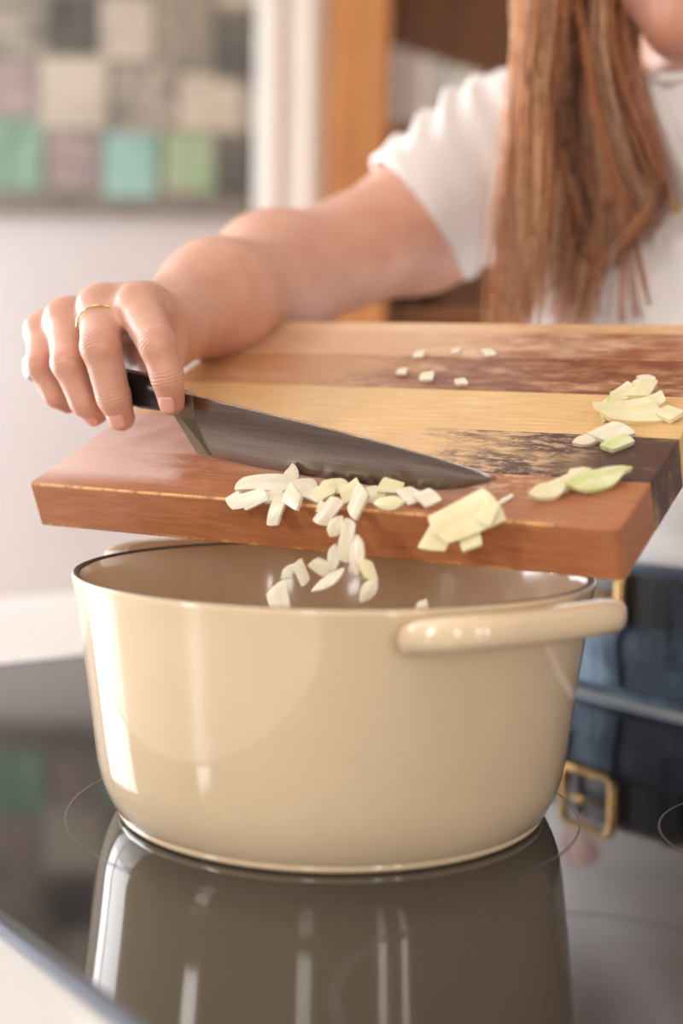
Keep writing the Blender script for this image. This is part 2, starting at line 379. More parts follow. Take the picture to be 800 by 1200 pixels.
def point_attr(me, name, vals):
    a = me.attributes.new(name, 'FLOAT', 'POINT'); a.data.foreach_set('value', np.asarray(vals, np.float32))

# ---------------------------------------------------------------- the room
M_wall = plain('wall_paint', srgb(166, 158, 155), 0.8, 0.03, 3)
M_trim = plain('trim_paint', srgb(196, 193, 187), 0.45, 0.02, 3)
M_ceil = plain('ceiling_paint', srgb(235, 232, 226), 0.9, 0.02, 3)
m = N('floor_boards'); v = m.coord((1.2, 9, 1))
m.color(m.ramp(m.noise(6, 6, vec=v), [(0.3, srgb(150, 110, 76)), (0.7, srgb(190, 146, 104))])); m.set(Roughness=0.45); M_floor = m.m
m = N('outdoor_glass'); m.set(Roughness=0.02); M_glass = m.m

def struct(o): o['kind'] = 'structure'; return o
struct(box('floor', (XL-.1, YF-.1, FZ-.08), (XR+.1, YB+.1, FZ), M_floor))
struct(box('ceiling', (XL-.1, YF-.1, CZ), (XR+.1, YB+.1, CZ+.08), M_ceil))

def wall_with_openings(name, axis, at, th, u0, u1, holes):
    """a wall along u (x or y) made of slabs around its window openings, joined in one mesh"""
    bm = bmesh.new()
    cuts = sorted(holes)
    def slab(a, b, z0, z1):
        if b-a < 1e-4 or z1-z0 < 1e-4: return
        lo, hi = ((a, at, z0), (b, at+th, z1)) if axis == 'x' else ((at, a, z0), (at+th, b, z1))
        r = bmesh.ops.create_cube(bm, size=1)['verts']
        for q in r: q.co = Vector([lo[i] if q.co[i] < 0 else hi[i] for i in range(3)])
    u = u0
    for a, b, z0, z1 in cuts:
        slab(u, a, FZ, CZ); slab(a, b, FZ, z0); slab(a, b, z1, CZ); u = b
    slab(u, u1, FZ, CZ)
    me = bpy.data.meshes.new(name); bm.to_mesh(me); bm.free()
    return struct(put(name, me, M_wall))
wall_with_openings('wall_left', 'x' if False else 'y', XL-.1, .1, YF, YB, [(-0.78, -0.32, 0.50, 1.48), (1.45, 3.05, -0.6, 1.3)])
wall_with_openings('wall_front', 'x', YF-.1, .1, XL, XR, [(-0.755, -0.345, 0.25, 1.45), (1.19, 1.51, 0.0, 1.5), (1.89, 2.21, 0.0, 1.5)])
wall_with_openings('wall_back', 'x', YB, .1, XL, XR, [])
wall_with_openings('wall_right', 'y', XR, .1, YF, YB, [])

def window(n, axis, at, u0, u1, z0, z1, bars):
    fr = bpy.data.objects.new('window_%d' % n, None); COL.objects.link(fr); fr['kind'] = 'structure'
    w = 0.04
    def bar(a, b, c, d, nm):
        lo, hi = ((a, at-.03, c), (b, at+.03, d)) if axis == 'x' else ((at-.03, a, c), (at+.03, b, d))
        box(nm, lo, hi, M_trim, fr, 0.004)
    bar(u0, u0+w, z0, z1, 'window_frame'); bar(u1-w, u1, z0, z1, 'window_frame')
    bar(u0+w, u1-w, z0, z0+w, 'window_frame'); bar(u0+w, u1-w, z1-w, z1, 'window_frame')
    for t in bars:
        c = u0+(u1-u0)*t; bar(c-.025, c+.025, z0+w, z1-w, 'mullion')
window(1, 'y', XL-.05, 1.45, 3.05, -0.6, 1.3, (0.55,))
window(2, 'y', XL-.05, -0.78, -0.32, 0.50, 1.48, ())
window(3, 'x', YF-.05, -0.755, -0.345, 0.25, 1.45, ())
window(4, 'x', YF-.05, 1.19, 1.51, 0.0, 1.5, ())
window(5, 'x', YF-.05, 1.89, 2.21, 0.0, 1.5, ())

# white casing at the end of the wall, between the picture board and the bookcase
tr = bpy.data.objects.new('trim_1', None); COL.objects.link(tr); tr['kind'] = 'structure'
box('trim_board', (-0.200, YB-.05, FZ), (-0.048, YB, CZ), M_trim, tr, 0.006)
box('trim_board', (-0.176, YB-.062, FZ), (-0.150, YB-.05, CZ), M_trim, tr, 0.004)
box('trim_board', (-0.098, YB-.062, FZ), (-0.072, YB-.05, CZ), M_trim, tr, 0.004)
struct(box('baseboard_back', (XL, YB-.018, FZ), (-0.2, YB, FZ+.12), M_trim, None, 0.004))
struct(box('baseboard_left', (XL, YF, FZ), (XL+.018, YB-.02, FZ+.12), M_trim, None, 0.004))

# ---------------------------------------------------------------- picture board on the far wall
pb = thing('picture_board', 'large grey board collaged with black and white photos and green cards on the wall', 'picture board', loc=(-0.72, YB-.02, 0.59))
def pb_box(name, x0, x1, z0, z1, y0, y1, mat, bevel=0.0):
    return box(name, (x0+0.72, y0-(YB-.02), z0-0.59), (x1+0.72, y1-(YB-.02), z1-0.59), mat, pb, bevel)
M_board = plain('board_felt', srgb(104, 97, 86), 0.9, 0.12, 14)
pb_box('backing_board', -1.30, -0.205, 0.575, 1.46, YB-.035, YB, M_board, 0.004)
def print_mat(name, base, dark, scale, thr, stripes=False):
    m = N(name); c = m.coord((1, 1, 1))
    if stripes: c = m.coord((16, 1, 1.2))
    f = m.noise(scale, 3, 0.6, c, 0.6)
    m.color(m.ramp(f, [(thr-.16, tuple(x*.78 for x in dark)), (thr+.16, tuple(x*.72 for x in base))])); m.set(Roughness=0.75); return m.m
PM = {
 'light': print_mat('photo_light', srgb(182, 170, 153), srgb(146, 134, 120), 9, 0.42),
 'mid': print_mat('photo_mid', srgb(170, 158, 142), srgb(72, 68, 62), 12, 0.47),
 'dark': print_mat('photo_dark', srgb(96, 91, 82), srgb(52, 50, 47), 10, 0.5),
 'stripe': print_mat('photo_striped', srgb(150, 139, 122), srgb(98, 91, 81), 5, 0.5, True),
 'mauve': print_mat('card_mauve', srgb(160, 142, 136), srgb(122, 106, 104), 16, 0.5),
 'green': print_mat('card_green', srgb(128, 158, 138), srgb(96, 118, 100), 9, 0.46),
 'teal': print_mat('card_teal', srgb(138, 172, 163), srgb(118, 150, 140), 8, 0.45),
 'leaf': print_mat('card_leaf', srgb(150, 158, 130), srgb(92, 148, 92), 10, 0.42)}
PRINTS = [(-20, -95, 62, 18, 'mid'), (70, -95, 150, 4, 'light'), (158, -95, 240, -6, 'stripe'), (248, -95, 294, 22, 'mid'),
 (-90, -70, -28, 40, 'dark'), (-90, 48, -28, 130, 'light'), (-90, 138, -28, 228, 'mauve'),
 (-20, 24, 56, 78, 'mid'), (62, 12, 112, 74, 'dark'), (116, 12, 176, 82, 'light'), (180, 2, 246, 90, 'stripe'), (250, 34, 296, 104, 'dark'),
 (-20, 84, 44, 146, 'mauve'), (48, 80, 126, 160, 'light'), (132, 90, 200, 162, 'mid'), (205, 96, 276, 160, 'light'),
 (-20, 150, 50, 228, 'green'), (56, 166, 116, 226, 'mauve'), (121, 164, 182, 236, 'teal'), (188, 164, 246, 228, 'leaf'), (251, 166, 294, 236, 'dark'), (278, 108, 297, 160, 'stripe')]
k = 3.165/1666.7
for x0, y0, x1, y1, kd in PRINTS:
    dx = random.Random(x0*7+y0).uniform(-.003, .003)
    pb_box('print', (x0-400)*k+dx, (x1-400)*k+dx, 0.2132+(446.5-y1)*k, 0.2132+(446.5-y0)*k, YB-.038-abs(dx), YB-.035, PM[kd])

# ---------------------------------------------------------------- pine bookcase behind her
m = N('pine'); v = m.coord((6, 6, 0.6)); m.color(m.ramp(m.noise(7, 5, vec=v), [(0.3, srgb(160, 98, 48)), (0.7, srgb(190, 128, 72))])); m.set(Roughness=0.5); M_pine = m.m
m = N('dark_pine'); v = m.coord((6, 6, 0.6)); m.color(m.ramp(m.noise(7, 5, vec=v), [(0.3, srgb(118, 70, 38)), (0.7, srgb(150, 95, 54))])); m.set(Roughness=0.55); M_pine2 = m.m
BX0, BX1, BY0, BY1 = -0.038, 0.98, 2.85, 3.14
bc = thing('bookcase', 'tall orange pine bookcase with dark back standing behind the woman', 'bookcase', loc=(0.47, 3.0, FZ))
def bcb(name, lo, hi, mat, bevel=0.003):
    o = (0.47, 3.0, FZ); return box(name, [lo[i]-o[i] for i in range(3)], [hi[i]-o[i] for i in range(3)], mat, bc, bevel)
bcb('face_stile', (BX0, BY0-.025, FZ), (BX0+.118, BY0, 1.5), M_pine)
bcb('face_stile', (BX1-.118, BY0-.025, FZ), (BX1, BY0, 1.5), M_pine)
bcb('side_panel', (BX0, BY0, FZ), (BX0+.022, BY1, 1.5), M_pine)
bcb('side_panel', (BX1-.022, BY0, FZ), (BX1, BY1, 1.5), M_pine)
bcb('back_panel', (BX0+.022, BY1-.012, FZ), (BX1-.022, BY1, 1.5), M_pine2)
for z in (-0.83, -0.35, 0.02, 0.36, 0.725, 1.20, 1.47):
    bcb('shelf', (BX0+.022, BY0+.002, z-.022), (BX1-.022, BY1-.012, z), M_pine2)
cols = [srgb(214, 205, 200), srgb(196, 176, 168), srgb(222, 214, 204), srgb(205, 195, 190), srgb(186, 190, 180), srgb(216, 208, 190), srgb(200, 188, 182), srgb(150, 96, 80)]
M_paper = plain('page_paper', srgb(226, 218, 200), 0.9)
M_books = [plain('book_cover', c, 0.55) for c in cols]
BK = ['pale cream book at the left end of the bookcase row', 'narrow pinkish book, second in the bookcase row', 'tall ivory book, third in the bookcase row',
 'greyish white book, fourth in the bookcase row', 'sage grey book, fifth in the bookcase row', 'buff book in the bookcase row, sixth from its left end',
 'pale mauve book in the bookcase row, seventh from its left end', 'rusty red book at the right end of the bookcase row']
x = 0.084
for i, lab in enumerate(BK):
    t = (.026, .018, .028, .022, .024, .026, .022, .024)[i]; h = .150-.008*i; d = .17
    b = thing('book', lab, 'book', loc=(x+t/2, 2.875, 0.725), group='books on the bookcase shelf')
    box('cover', (-t/2, 0, 0), (t/2, d, h), M_books[i], b, 0.002)
    box('page_block', (-t/2+.002, .004, h-.002), (t/2-.002, d+.002, h+.0015), M_paper, b)
    x += t+.003
m = plain('jar_brown', srgb(52, 38, 32), 0.25)
jar = lathe('storage_jar', [(0, 0), (.045, 0), (.052, .01), (.054, .10), (.046, .135), (.032, .15), (.034, .165), (0, .168)], m, None, 40, (0, 0, 0))
jar.location = (0.135, 2.93, 0.36); jar['label'] = 'dark brown storage jar on the shelf under the books'; jar['category'] = 'jar'
# leafy pot plant seen under the raised arm
pp = thing('potted_plant', 'small leafy green plant in a brown pot, seen under the raised arm', 'plant', loc=(0.24, 2.97, 0.02))
lathe('pot', [(0, 0), (.045, 0), (.062, .11), (.066, .11), (.066, .125), (.056, .125), (.054, .105), (0, .1)], plain('terracotta', srgb(122, 82, 58), 0.8), pp, 36)
M_leaf = plain('leaf_green', srgb(86, 110, 62), 0.5, 0.2, 30)
rr = random.Random(3)
def leaf_me(L, Wd):
    vs, fs = [], []
    for i in range(6):
        t = i/5; w = Wd*math.sin(math.pi*min(1, t*.92+.05))**.8
        z = -.25*L*t*t
        vs += [(-w, L*t, z+.15*w), (0, L*t, z-.0), (w, L*t, z+.15*w)]
    for i in range(5):
        for j in (0, 1): fs.append((i*3+j, i*3+j+1, i*3+j+4, i*3+j+3))
    return mesh('leaf', vs, fs)
LM = leaf_me(.085, .024); LM.materials.append(M_leaf)
for i in range(26):
    lf = put('leaf', LM, None, pp); a = rr.uniform(0, 6.28)
    zz = rr.uniform(.11, .25); lf.location = (.015*math.cos(a), .015*math.sin(a), zz)
    lf.rotation_euler = (rr.uniform(-.1, .9), 0, a-math.pi/2); s = rr.uniform(.7, 1.1); lf.scale = (s, s, s)
    sol = lf.modifiers.new('thickness', 'SOLIDIFY'); sol.thickness = .0012
tube('stem', [(0, 0, .09), (.004, 0, .17), (0, .003, .26)], .003, M_leaf, pp)

# ---------------------------------------------------------------- kitchen island and glass hob (axes u, v on the worktop)
Uv, Vv = np.array((0.6, -0.8, 0)), np.array((0.8, 0.6, 0))
ISL = frame((0, 0, 0), Uv, Vv, (0, 0, 1))
M_top = plain('worktop_white', srgb(232, 229, 226), 0.28, 0.02, 5)
M_cab = plain('cabinet_white', srgb(226, 223, 216), 0.4, 0.02, 5)
M_steel = N('brushed_steel').set(Metallic=1.0, Roughness=0.32); M_steel.color(srgb(188, 190, 196)); M_steel = M_steel.m
M_edge = N('dark_edge_steel').set(Metallic=1.0, Roughness=0.42); M_edge.color(srgb(104, 108, 118)); M_edge = M_edge.m
HU0, HU1, HV0, HV1 = -0.985, -0.205, 0.224, 0.712
isl = thing('kitchen_island', 'white kitchen island with a pale worktop around the black glass hob', 'kitchen island', frame((0, 0, FZ), Uv, Vv, (0, 0, 1)))
z0 = -FZ
# worktop of four slabs around the hob cut-out, one mesh
bm = bmesh.new()
for lo, hi in [((-1.32, -.12, z0-.038), (HU0, .752, z0-.0035)), ((HU1, -.12, z0-.038), (.75, .752, z0-.0035)),
               ((HU0, -.12, z0-.038), (HU1, HV0, z0-.0035)), ((HU0, HV1, z0-.038), (HU1, .752, z0-.0035))]:
    for q in bmesh.ops.create_cube(bm, size=1)['verts']: q.co = Vector([lo[i] if q.co[i] < 0 else hi[i] for i in range(3)])
bmesh.ops.remove_doubles(bm, verts=bm.verts, dist=1e-5)
me = bpy.data.meshes.new('worktop'); bm.to_mesh(me); bm.free(); put('worktop', me, M_top, isl)
box('carcass', (-1.29, -.06, .10), (.72, .70, z0-.06), M_cab, isl, 0.002)
box('plinth', (-1.25, -.02, 0), (.68, .66, .10), M_cab, isl)
M_hnd = M_steel
for i in range(4):
    a = -1.285+i*.5
    d = box('cabinet_door', (a, .70, .12), (a+.494, .72, z0-.08), M_cab, isl, 0.002)
    tube('door_handle', [(a+.43, .722, .45), (a+.43, .745, .46), (a+.43, .745, .60), (a+.43, .722, .61)], .005, M_steel, d)
    d = box('cabinet_door', (a, -.08, .12), (a+.494, -.06, z0-.08), M_cab, isl, 0.002)
    tube('door_handle', [(a+.43, -.082, .45), (a+.43, -.105, .46), (a+.43, -.105, .60), (a+.43, -.082, .61)], .005, M_steel, d)

hob = thing('glass_hob', 'black glass hob with thin grey zone rings set in the white worktop', 'hob', ISL)
m = N('hob_glass'); m.color((0.012, 0.011, 0.012)); m.set(Roughness=0.055, IOR=1.75)
m.b.inputs['Roughness'].default_value = 0.05; M_hob = m.m
box('glass_plate', (HU0, HV0, -.005), (HU1, HV1, 0), M_hob, hob, 0.0008)
def trim_bar(lo, hi): box('edge_trim', lo, hi, M_edge, hob, 0.0015)
trim_bar((HU0-.006, HV0-.0065, -.0035), (HU1+.006, HV0-.0003, 0.0005)); trim_bar((HU0-.006, HV1+.0003, -.0035), (HU1+.006, HV1+.0065, 0.0005))
trim_bar((HU0-.006, HV0, -.0035), (HU0-.0003, HV1, 0.0005)); trim_bar((HU1+.0003, HV0, -.0035), (HU1+.006, HV1, 0.0005))
M_ring = plain('ring_print', srgb(92, 88, 87), 0.35)
def ring(x, y, r, w=.0011):
    u, v = x*.6-y*.8, x*.8+y*.6
    vs, fs = [], []; n = 120
    for i in range(n):
        a = 2*math.pi*i/n
        vs += [(u+(r-w/2)*math.cos(a), v+(r-w/2)*math.sin(a), .00012), (u+(r+w/2)*math.cos(a), v+(r+w/2)*math.sin(a), .00012)]
    for i in range(n):
        j = (i+1) % n; fs.append((2*i, 2*i+1, 2*j+1, 2*j))
    put('zone_ring', mesh('zone_ring', vs, fs), M_ring, hob)
ring(-.007, .70, .1275); ring(.086, .477, .086); ring(.232, .664, .076)

# ---------------------------------------------------------------- enamelled pot
PX, PY = -0.0032, 0.7098
def enamel(name, c, rough=0.12):
    m = N(name); m.color(m.mix(m.ramp(m.noise(14, 3, vec=m.coord()), [(0.4, 0.0), (0.7, 1.0)]), c, tuple(x*.95 for x in c)))
    m.set(Roughness=rough, Coat_Weight=0.5, Coat_Roughness=0.03); return m.m
M_cream = enamel('cream_enamel', srgb(234, 209, 175), 0.10)
M_inner = enamel('sand_enamel', srgb(222, 194, 162), 0.16)
M_iron = plain('bare_iron', srgb(52, 36, 34), 0.45)
pot = thing('casserole_pot', 'large cream enamelled casserole pot with dark rim standing on the glass hob', 'pot', loc=(PX, PY, 0.0002))
lathe('body', [(0, .0045), (.1000, .0045), (.1012, .0008), (.1025, 0), (.1062, 0), (.1076, .0010), (.1080, .0024), (.1078, .0034), (.1098, .0058), (.1132, .0125), (.1160, .0200), (.1178, .0290), (.1202, .0480), (.1236, .0760), (.1272, .1020), (.1291, .1138), (.1299, .1172), (.1301, .1184), (.1298, .1194), (.1290, .1200)], M_cream, pot, 128)
lathe('rim', [(.1290, .1200), (.1282, .1203), (.1272, .1203), (.1264, .1199), (.1258, .1191)], M_iron, pot, 128)
lathe('interior', [(.1258, .1191), (.1252, .1172), (.1244, .1130), (.1205, .0800), (.1168, .0520), (.1138, .0300), (.1105, .0190), (.1050, .0122), (.0960, .0090), (0, .0085)], M_inner, pot, 128)
for sg in (1, -1):
    rd = np.array((0.6018, -0.7986, 0))*sg; tg = np.array((0.7986, 0.6018, 0))*sg
    zc = .1120
    pts = [rd*.1215-tg*.0480+[0, 0, zc-.004], rd*.1330-tg*.0490+[0, 0, zc-.001], rd*.1440-tg*.0430+[0, 0, zc+.001], rd*.1505-tg*.027+[0, 0, zc+.002], rd*.1525+[0, 0, zc+.002],
           rd*.1505+tg*.027+[0, 0, zc+.002], rd*.1440+tg*.0430+[0, 0, zc+.001], rd*.1330+tg*.0490+[0, 0, zc-.001], rd*.1215+tg*.0480+[0, 0, zc-.004]]
    P = spline(pts, 48); n = 48; vs, fs = [], []
    T = np.gradient(P, axis=0); T /= np.linalg.norm(T, axis=1)[:, None]
    for i in range(n):
        s_ = np.cross(T[i], (0, 0, 1)); s_ /= np.linalg.norm(s_)
        for q in range(14):
            a = 2*math.pi*q/14; ca, sa = math.cos(a), math.sin(a)
            vs.append(P[i]+s_*.0088*np.sign(ca)*abs(ca)**.7+np.array((0, 0, 1))*.0074*np.sign(sa)*abs(sa)**.7)
    for i in range(n-1):
        for q in range(14): fs.append((i*14+q, i*14+(q+1) % 14, (i+1)*14+(q+1) % 14, (i+1)*14+q))
    fs += [tuple(range(14))[::-1], tuple((n-1)*14+q for q in range(14))]
    put('handle', mesh('handle', vs, fs), M_cream, pot, True)

# ---------------------------------------------------------------- cutting board: five planks, tipped towards the pot
BO = np.array((-0.16974, 0.77, 0.15687)); bx = nrm((0.87558, -0.48288, -0.01384)); by = nrm((0.44766, 0.80028, 0.39894)); bn = np.cross(bx, by)
BW, BT = 0.3313, 0.0262
BOARD = frame(BO, bx, by, bn)
board = thing('cutting_board', 'thick wooden cutting board of glued light and dark planks tipped over the pot', 'cutting board', BOARD)
def plank_mat(name, c1, c2, wear=None, wear_thr=0.6, stain=None, stain_x=None, pale_left=False, chips=False, stain_thr=0.5, red_left=None, dark_end=None, pale_far=None):
    m = N(name); co = m.coord(); g = m.coord((7, 90, 60)); x, y, z = m.sep(co)[:3]
    col = m.ramp(m.noise(5, 6, 0.6, g, 0.4), [(0.28, c1), (0.72, c2)])
    if stain is not None:
        f = m.math('ADD', m.smooth(x, *stain_x), m.math('MULTIPLY', m.math('SUBTRACT', m.noise(38, 5, 0.65, m.coord((.7, 1.3, 1))), 0.5), 2.2))
        col = m.mix(m.math('MULTIPLY', m.smooth(f, stain_thr-.35, stain_thr+.55), m.ramp(m.math('ADD', m.noise(85, 5, .7, m.coord((.5, 1.6, 1))), m.math('MULTIPLY', m.smooth(x, dark_end or 9, (dark_end or 9)+.05), .3)), [(.36, .45), (.56, 1.0)])), col, stain)
    if red_left is not None:
        f = m.math('ADD', m.smooth(x, .135, .085), m.math('MULTIPLY', m.math('SUBTRACT', m.noise(40, 5, .65, m.coord((.6, 1.3, 1))), .5), .5))
        col = m.mix(m.smooth(f, .3, .7), col, red_left)
    if pale_far:  # worn far lip, its edge highlight painted in as a pale band
        col = m.mix(m.math('MULTIPLY', m.smooth(y, pale_far, pale_far+.004), m.ramp(m.noise(50, 4, .6, m.coord((.4, 1, 1))), [(.3, .35), (.6, .9)])), col, srgb(236, 196, 150))
    if wear is not None:
        w = m.smooth(m.noise(26, 6, 0.7, m.coord((.6, 1.4, 1))), wear_thr, wear_thr+.14)
        w2 = m.smooth(m.noise(120, 3, 0.7, m.coord((.35, 1.5, 1))), .60, .72)
        w = m.math('MULTIPLY', m.math('MAXIMUM', w, m.math('MULTIPLY', w2, .55)), m.smooth(z, -.0012, -.0004))
        col = m.mix(m.math('MULTIPLY', w, .7), col, wear)
    if pale_left:  # left end: worn wood, with window glare painted into the colour
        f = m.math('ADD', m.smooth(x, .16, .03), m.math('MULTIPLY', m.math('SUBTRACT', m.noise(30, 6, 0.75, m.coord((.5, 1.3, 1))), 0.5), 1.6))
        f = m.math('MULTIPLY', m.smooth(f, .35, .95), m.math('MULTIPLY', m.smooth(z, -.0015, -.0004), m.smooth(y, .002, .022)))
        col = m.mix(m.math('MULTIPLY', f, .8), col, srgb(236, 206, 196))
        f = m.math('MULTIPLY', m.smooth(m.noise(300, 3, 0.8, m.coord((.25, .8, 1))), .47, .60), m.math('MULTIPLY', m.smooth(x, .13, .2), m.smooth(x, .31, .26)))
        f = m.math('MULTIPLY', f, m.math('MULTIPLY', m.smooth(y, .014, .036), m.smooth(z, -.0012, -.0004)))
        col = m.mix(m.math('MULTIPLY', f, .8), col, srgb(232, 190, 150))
    if chips:
        e = m.math('MULTIPLY', m.smooth(y, .0016, .0004), m.smooth(z, -.0019, -.0006))
        e = m.math('MULTIPLY', e, m.smooth(m.noise(90, 5, 0.7, m.coord((1, .3, .3))), .40, .52))
        e2 = m.math('MULTIPLY', m.smooth(z, -.0235, -.0256), m.smooth(m.noise(60, 5, 0.7, m.coord((1, .3, .3))), .52, .60))
        fl = m.math('MULTIPLY', m.smooth(m.noise(70, 3, 0.6, m.coord((.5, .1, 2.6))), .70, .73), m.smooth(z, -.001, -.004))
        e = m.math('MULTIPLY', m.math('MAXIMUM', m.math('MAXIMUM', e, m.math('MULTIPLY', e2, .8)), m.math('MULTIPLY', fl, .5)), m.smooth(x, .31, .29))
        col = m.mix(e, col, srgb(228, 178, 112))
    m.color(col); m.set(Roughness=0.40, Coat_Weight=0.2, Coat_Roughness=0.35)
    m.bump(m.noise(9, 6, 0.6, g), 0.25, 0.0006); return m.m
MAH = (srgb(160, 97, 60), srgb(190, 124, 82))
MAP = (srgb(222, 172, 108), srgb(240, 206, 150))
PL = [
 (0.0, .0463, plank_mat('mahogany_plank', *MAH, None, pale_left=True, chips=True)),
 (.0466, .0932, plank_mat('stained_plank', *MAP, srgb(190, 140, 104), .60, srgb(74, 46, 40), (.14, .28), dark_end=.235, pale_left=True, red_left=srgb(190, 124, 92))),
 (.0935, .1422, plank_mat('maple_plank', *MAP, srgb(240, 206, 160), .56)),
 (.1425, .1900, plank_mat('brown_plank', srgb(188, 132, 88), srgb(210, 158, 112), srgb(220, 178, 148), .52, srgb(124, 66, 44), (.08, .19))),
 (.1903, .2461, plank_mat('far_plank', srgb(206, 154, 112), srgb(228, 186, 146), srgb(232, 198, 172), .50, srgb(150, 92, 66), (.12, .24), stain_thr=.62, pale_far=.226))]
for i, (y0, y1, mat) in enumerate(PL):
    bm = bmesh.new()
    lo, hi = (0, y0, -BT), (BW, y1, 0)
    for q in bmesh.ops.create_cube(bm, size=1)['verts']: q.co = Vector([lo[j] if q.co[j] < 0 else hi[j] for j in range(3)])
    bm.edges.ensure_lookup_table()
    ev = lambda e: (e.verts[0].co+e.verts[1].co)/2
    if i == 0:
        ed = [e for e in bm.edges if ev(e).y < y0+1e-5 and abs(ev(e).x-BW) < 1e-5]
        bmesh.ops.bevel(bm, geom=ed, offset=.005, segments=5, affect='EDGES', profile=.5)
    if i == 4:
        ed = [e for e in bm.edges if ev(e).y > y1-1e-5 and ev(e).z > -1e-5]
        bmesh.ops.bevel(bm, geom=ed, offset=.004, segments=4, affect='EDGES', profile=.5)
    big = [e for e in bm.edges if len(e.link_faces) == 2 and e.calc_face_angle() > 1.0]
    bmesh.ops.bevel(bm, geom=big, offset=.0012 if i == 0 else .0008, segments=3, affect='EDGES', profile=.5)
    me = bpy.data.meshes.new('plank'); bm.to_mesh(me); bm.free()
    put('plank', me, mat, board, False)

# ---------------------------------------------------------------- chef's knife
KH = np.array((-.07325, .75318, .1743)); ke = nrm((.81179, -.57888, -.07672)); ku = nrm((-.02913, -.17136, .98478)); kn = np.cross(ke, ku)
knife = thing('chef_knife', "steel chef's knife with a black handle sweeping onion off the board", 'knife', frame(KH, ke, ku, kn))
m = N('blade_steel'); g = m.coord((3, 220, 1)); m.color(m.ramp(m.noise(6, 4, vec=g), [(.3, srgb(134, 123, 117)), (.7, srgb(166, 155, 148))]))
m.set(Metallic=1.0, Roughness=0.24); m.bump(m.noise(12, 4, vec=g), .06, .0003); M_blade = m.m
vs, fs = [], []; n = 40
for i in range(n+1):
    t = i/n
    x = -.0005+t*.1790; yb = np.interp(x, [0, .036, .0904, .1307, .1498, .1600, .1683, .1740, .1786], [0, -.0021, -.0026, -.0009, .0013, .0035, .0063, .0084, .0106])
    xs = -.0110+t*(.1790+.0104); ys = np.interp(xs, [-.0121, .0908, .1403, .1682, .1786], [.0323, .0228, .0172, .0132, .0108])
    th = .0011*(1-.75*t)
    for f, w in ((0, .02), (.14, .55), (.5, .8), (.98, 1), (1, .8)):
        px, py = x+(xs-x)*f, yb+(ys-yb)*f
        vs += [(px, py, th*w), (px, py, -th*w)]
R_ = 10
for i in range(n):
    for q in range(4):
        a = i*R_+q*2; fs.append((a, a+R_, a+R_+2, a+2)); fs.append((a+1, a+3, a+R_+3, a+R_+1))
    a = i*R_; fs.append((a, a+1, a+R_+1, a+R_)); a = i*R_+8; fs.append((a, a+R_, a+R_+1, a+1))
for a in (0, n*R_):
    for q in range(4):
        f = (a+q*2, a+q*2+2, a+q*2+3, a+q*2+1); fs.append(f if a == 0 else f[::-1])
put('blade', mesh('blade', vs, fs), M_blade, knife, True).data.set_sharp_from_angle(angle=math.radians(35))
# bolster: a wedge running down the heel
pr = [(-.0172, .0330, .0050), (-.0115, .0328, .0040), (-.0052, .0318, .0013), (-.0172, .0226, .0052), (-.0125, .0205, .0042), (-.0045, .019, .0012), (-.0030, .0008, .0021), (.0006, .0000, .0014), (.0050, .0006, .0010)]
vs = [(x, y, z) for x, y, z in pr]+[(x, y, -z) for x, y, z in pr]
fs = [(0, 3, 4, 1), (1, 4, 5, 2), (3, 6, 7, 4), (4, 7, 8, 5)]
fs += [tuple(q+9 for q in f[::-1]) for f in fs]
fs += [(0, 1, 10, 9), (1, 2, 11, 10), (0, 9, 12, 3), (3, 12, 15, 6), (6, 15, 16, 7), (7, 16, 17, 8), (2, 5, 14, 11), (5, 8, 17, 14)]
m = N('bolster_steel'); m.color(srgb(132, 118, 100)); m.set(Metallic=1.0, Roughness=.3)
put('bolster', mesh('bolster', vs, fs), m.m, knife)
M_hand = plain('black_handle', srgb(26, 25, 27), 0.28)
def sect(c, hy, hz, n=20, p=.65):
    return [(c[0], c[1]+hy*np.sign(math.sin(a))*abs(math.sin(a))**p, c[2]+hz*np.sign(math.cos(a))*abs(math.cos(a))**p) for a in np.linspace(0, 2*math.pi, n, endpoint=False)]
def loft(name, rings, mat, par):
    n = len(rings[0]); vs = [p for r in rings for p in r]; fs = []
    for i in range(len(rings)-1):
        for q in range(n): fs.append((i*n+q, i*n+(q+1) % n, (i+1)*n+(q+1) % n, (i+1)*n+q))
    fs += [tuple(range(n))[::-1], tuple((len(rings)-1)*n+q for q in range(n))]
    o = put(name, mesh(name, vs, fs), mat, par, True); o.data.set_sharp_from_angle(angle=math.radians(45)); return o
HS = [(-.0166, .0278, .0052, .0050), (-.024, .0286, .0072, .0062), (-.040, .0303, .0090, .0070), (-.060, .0318, .0092, .0072), (-.085, .0336, .0088, .0072), (-.110, .0353, .0086, .0072), (-.126, .0364, .0080, .0068)]
loft('handle', [sect((x, y, 0), hy, hz) for x, y, hy, hz in HS], M_hand, knife)
loft('end_cap', [sect((x, y, 0), hy, hz) for x, y, hy, hz in [(-.1262, .0364, .0080, .0068), (-.1295, .0366, .0074, .0062), (-.1308, .0367, .0050, .0045)]], M_steel, knife)
tube('tang', [(x, y+hy+.0002, 0) for x, y, hy, hz in HS], .0011, M_steel, knife, 6)

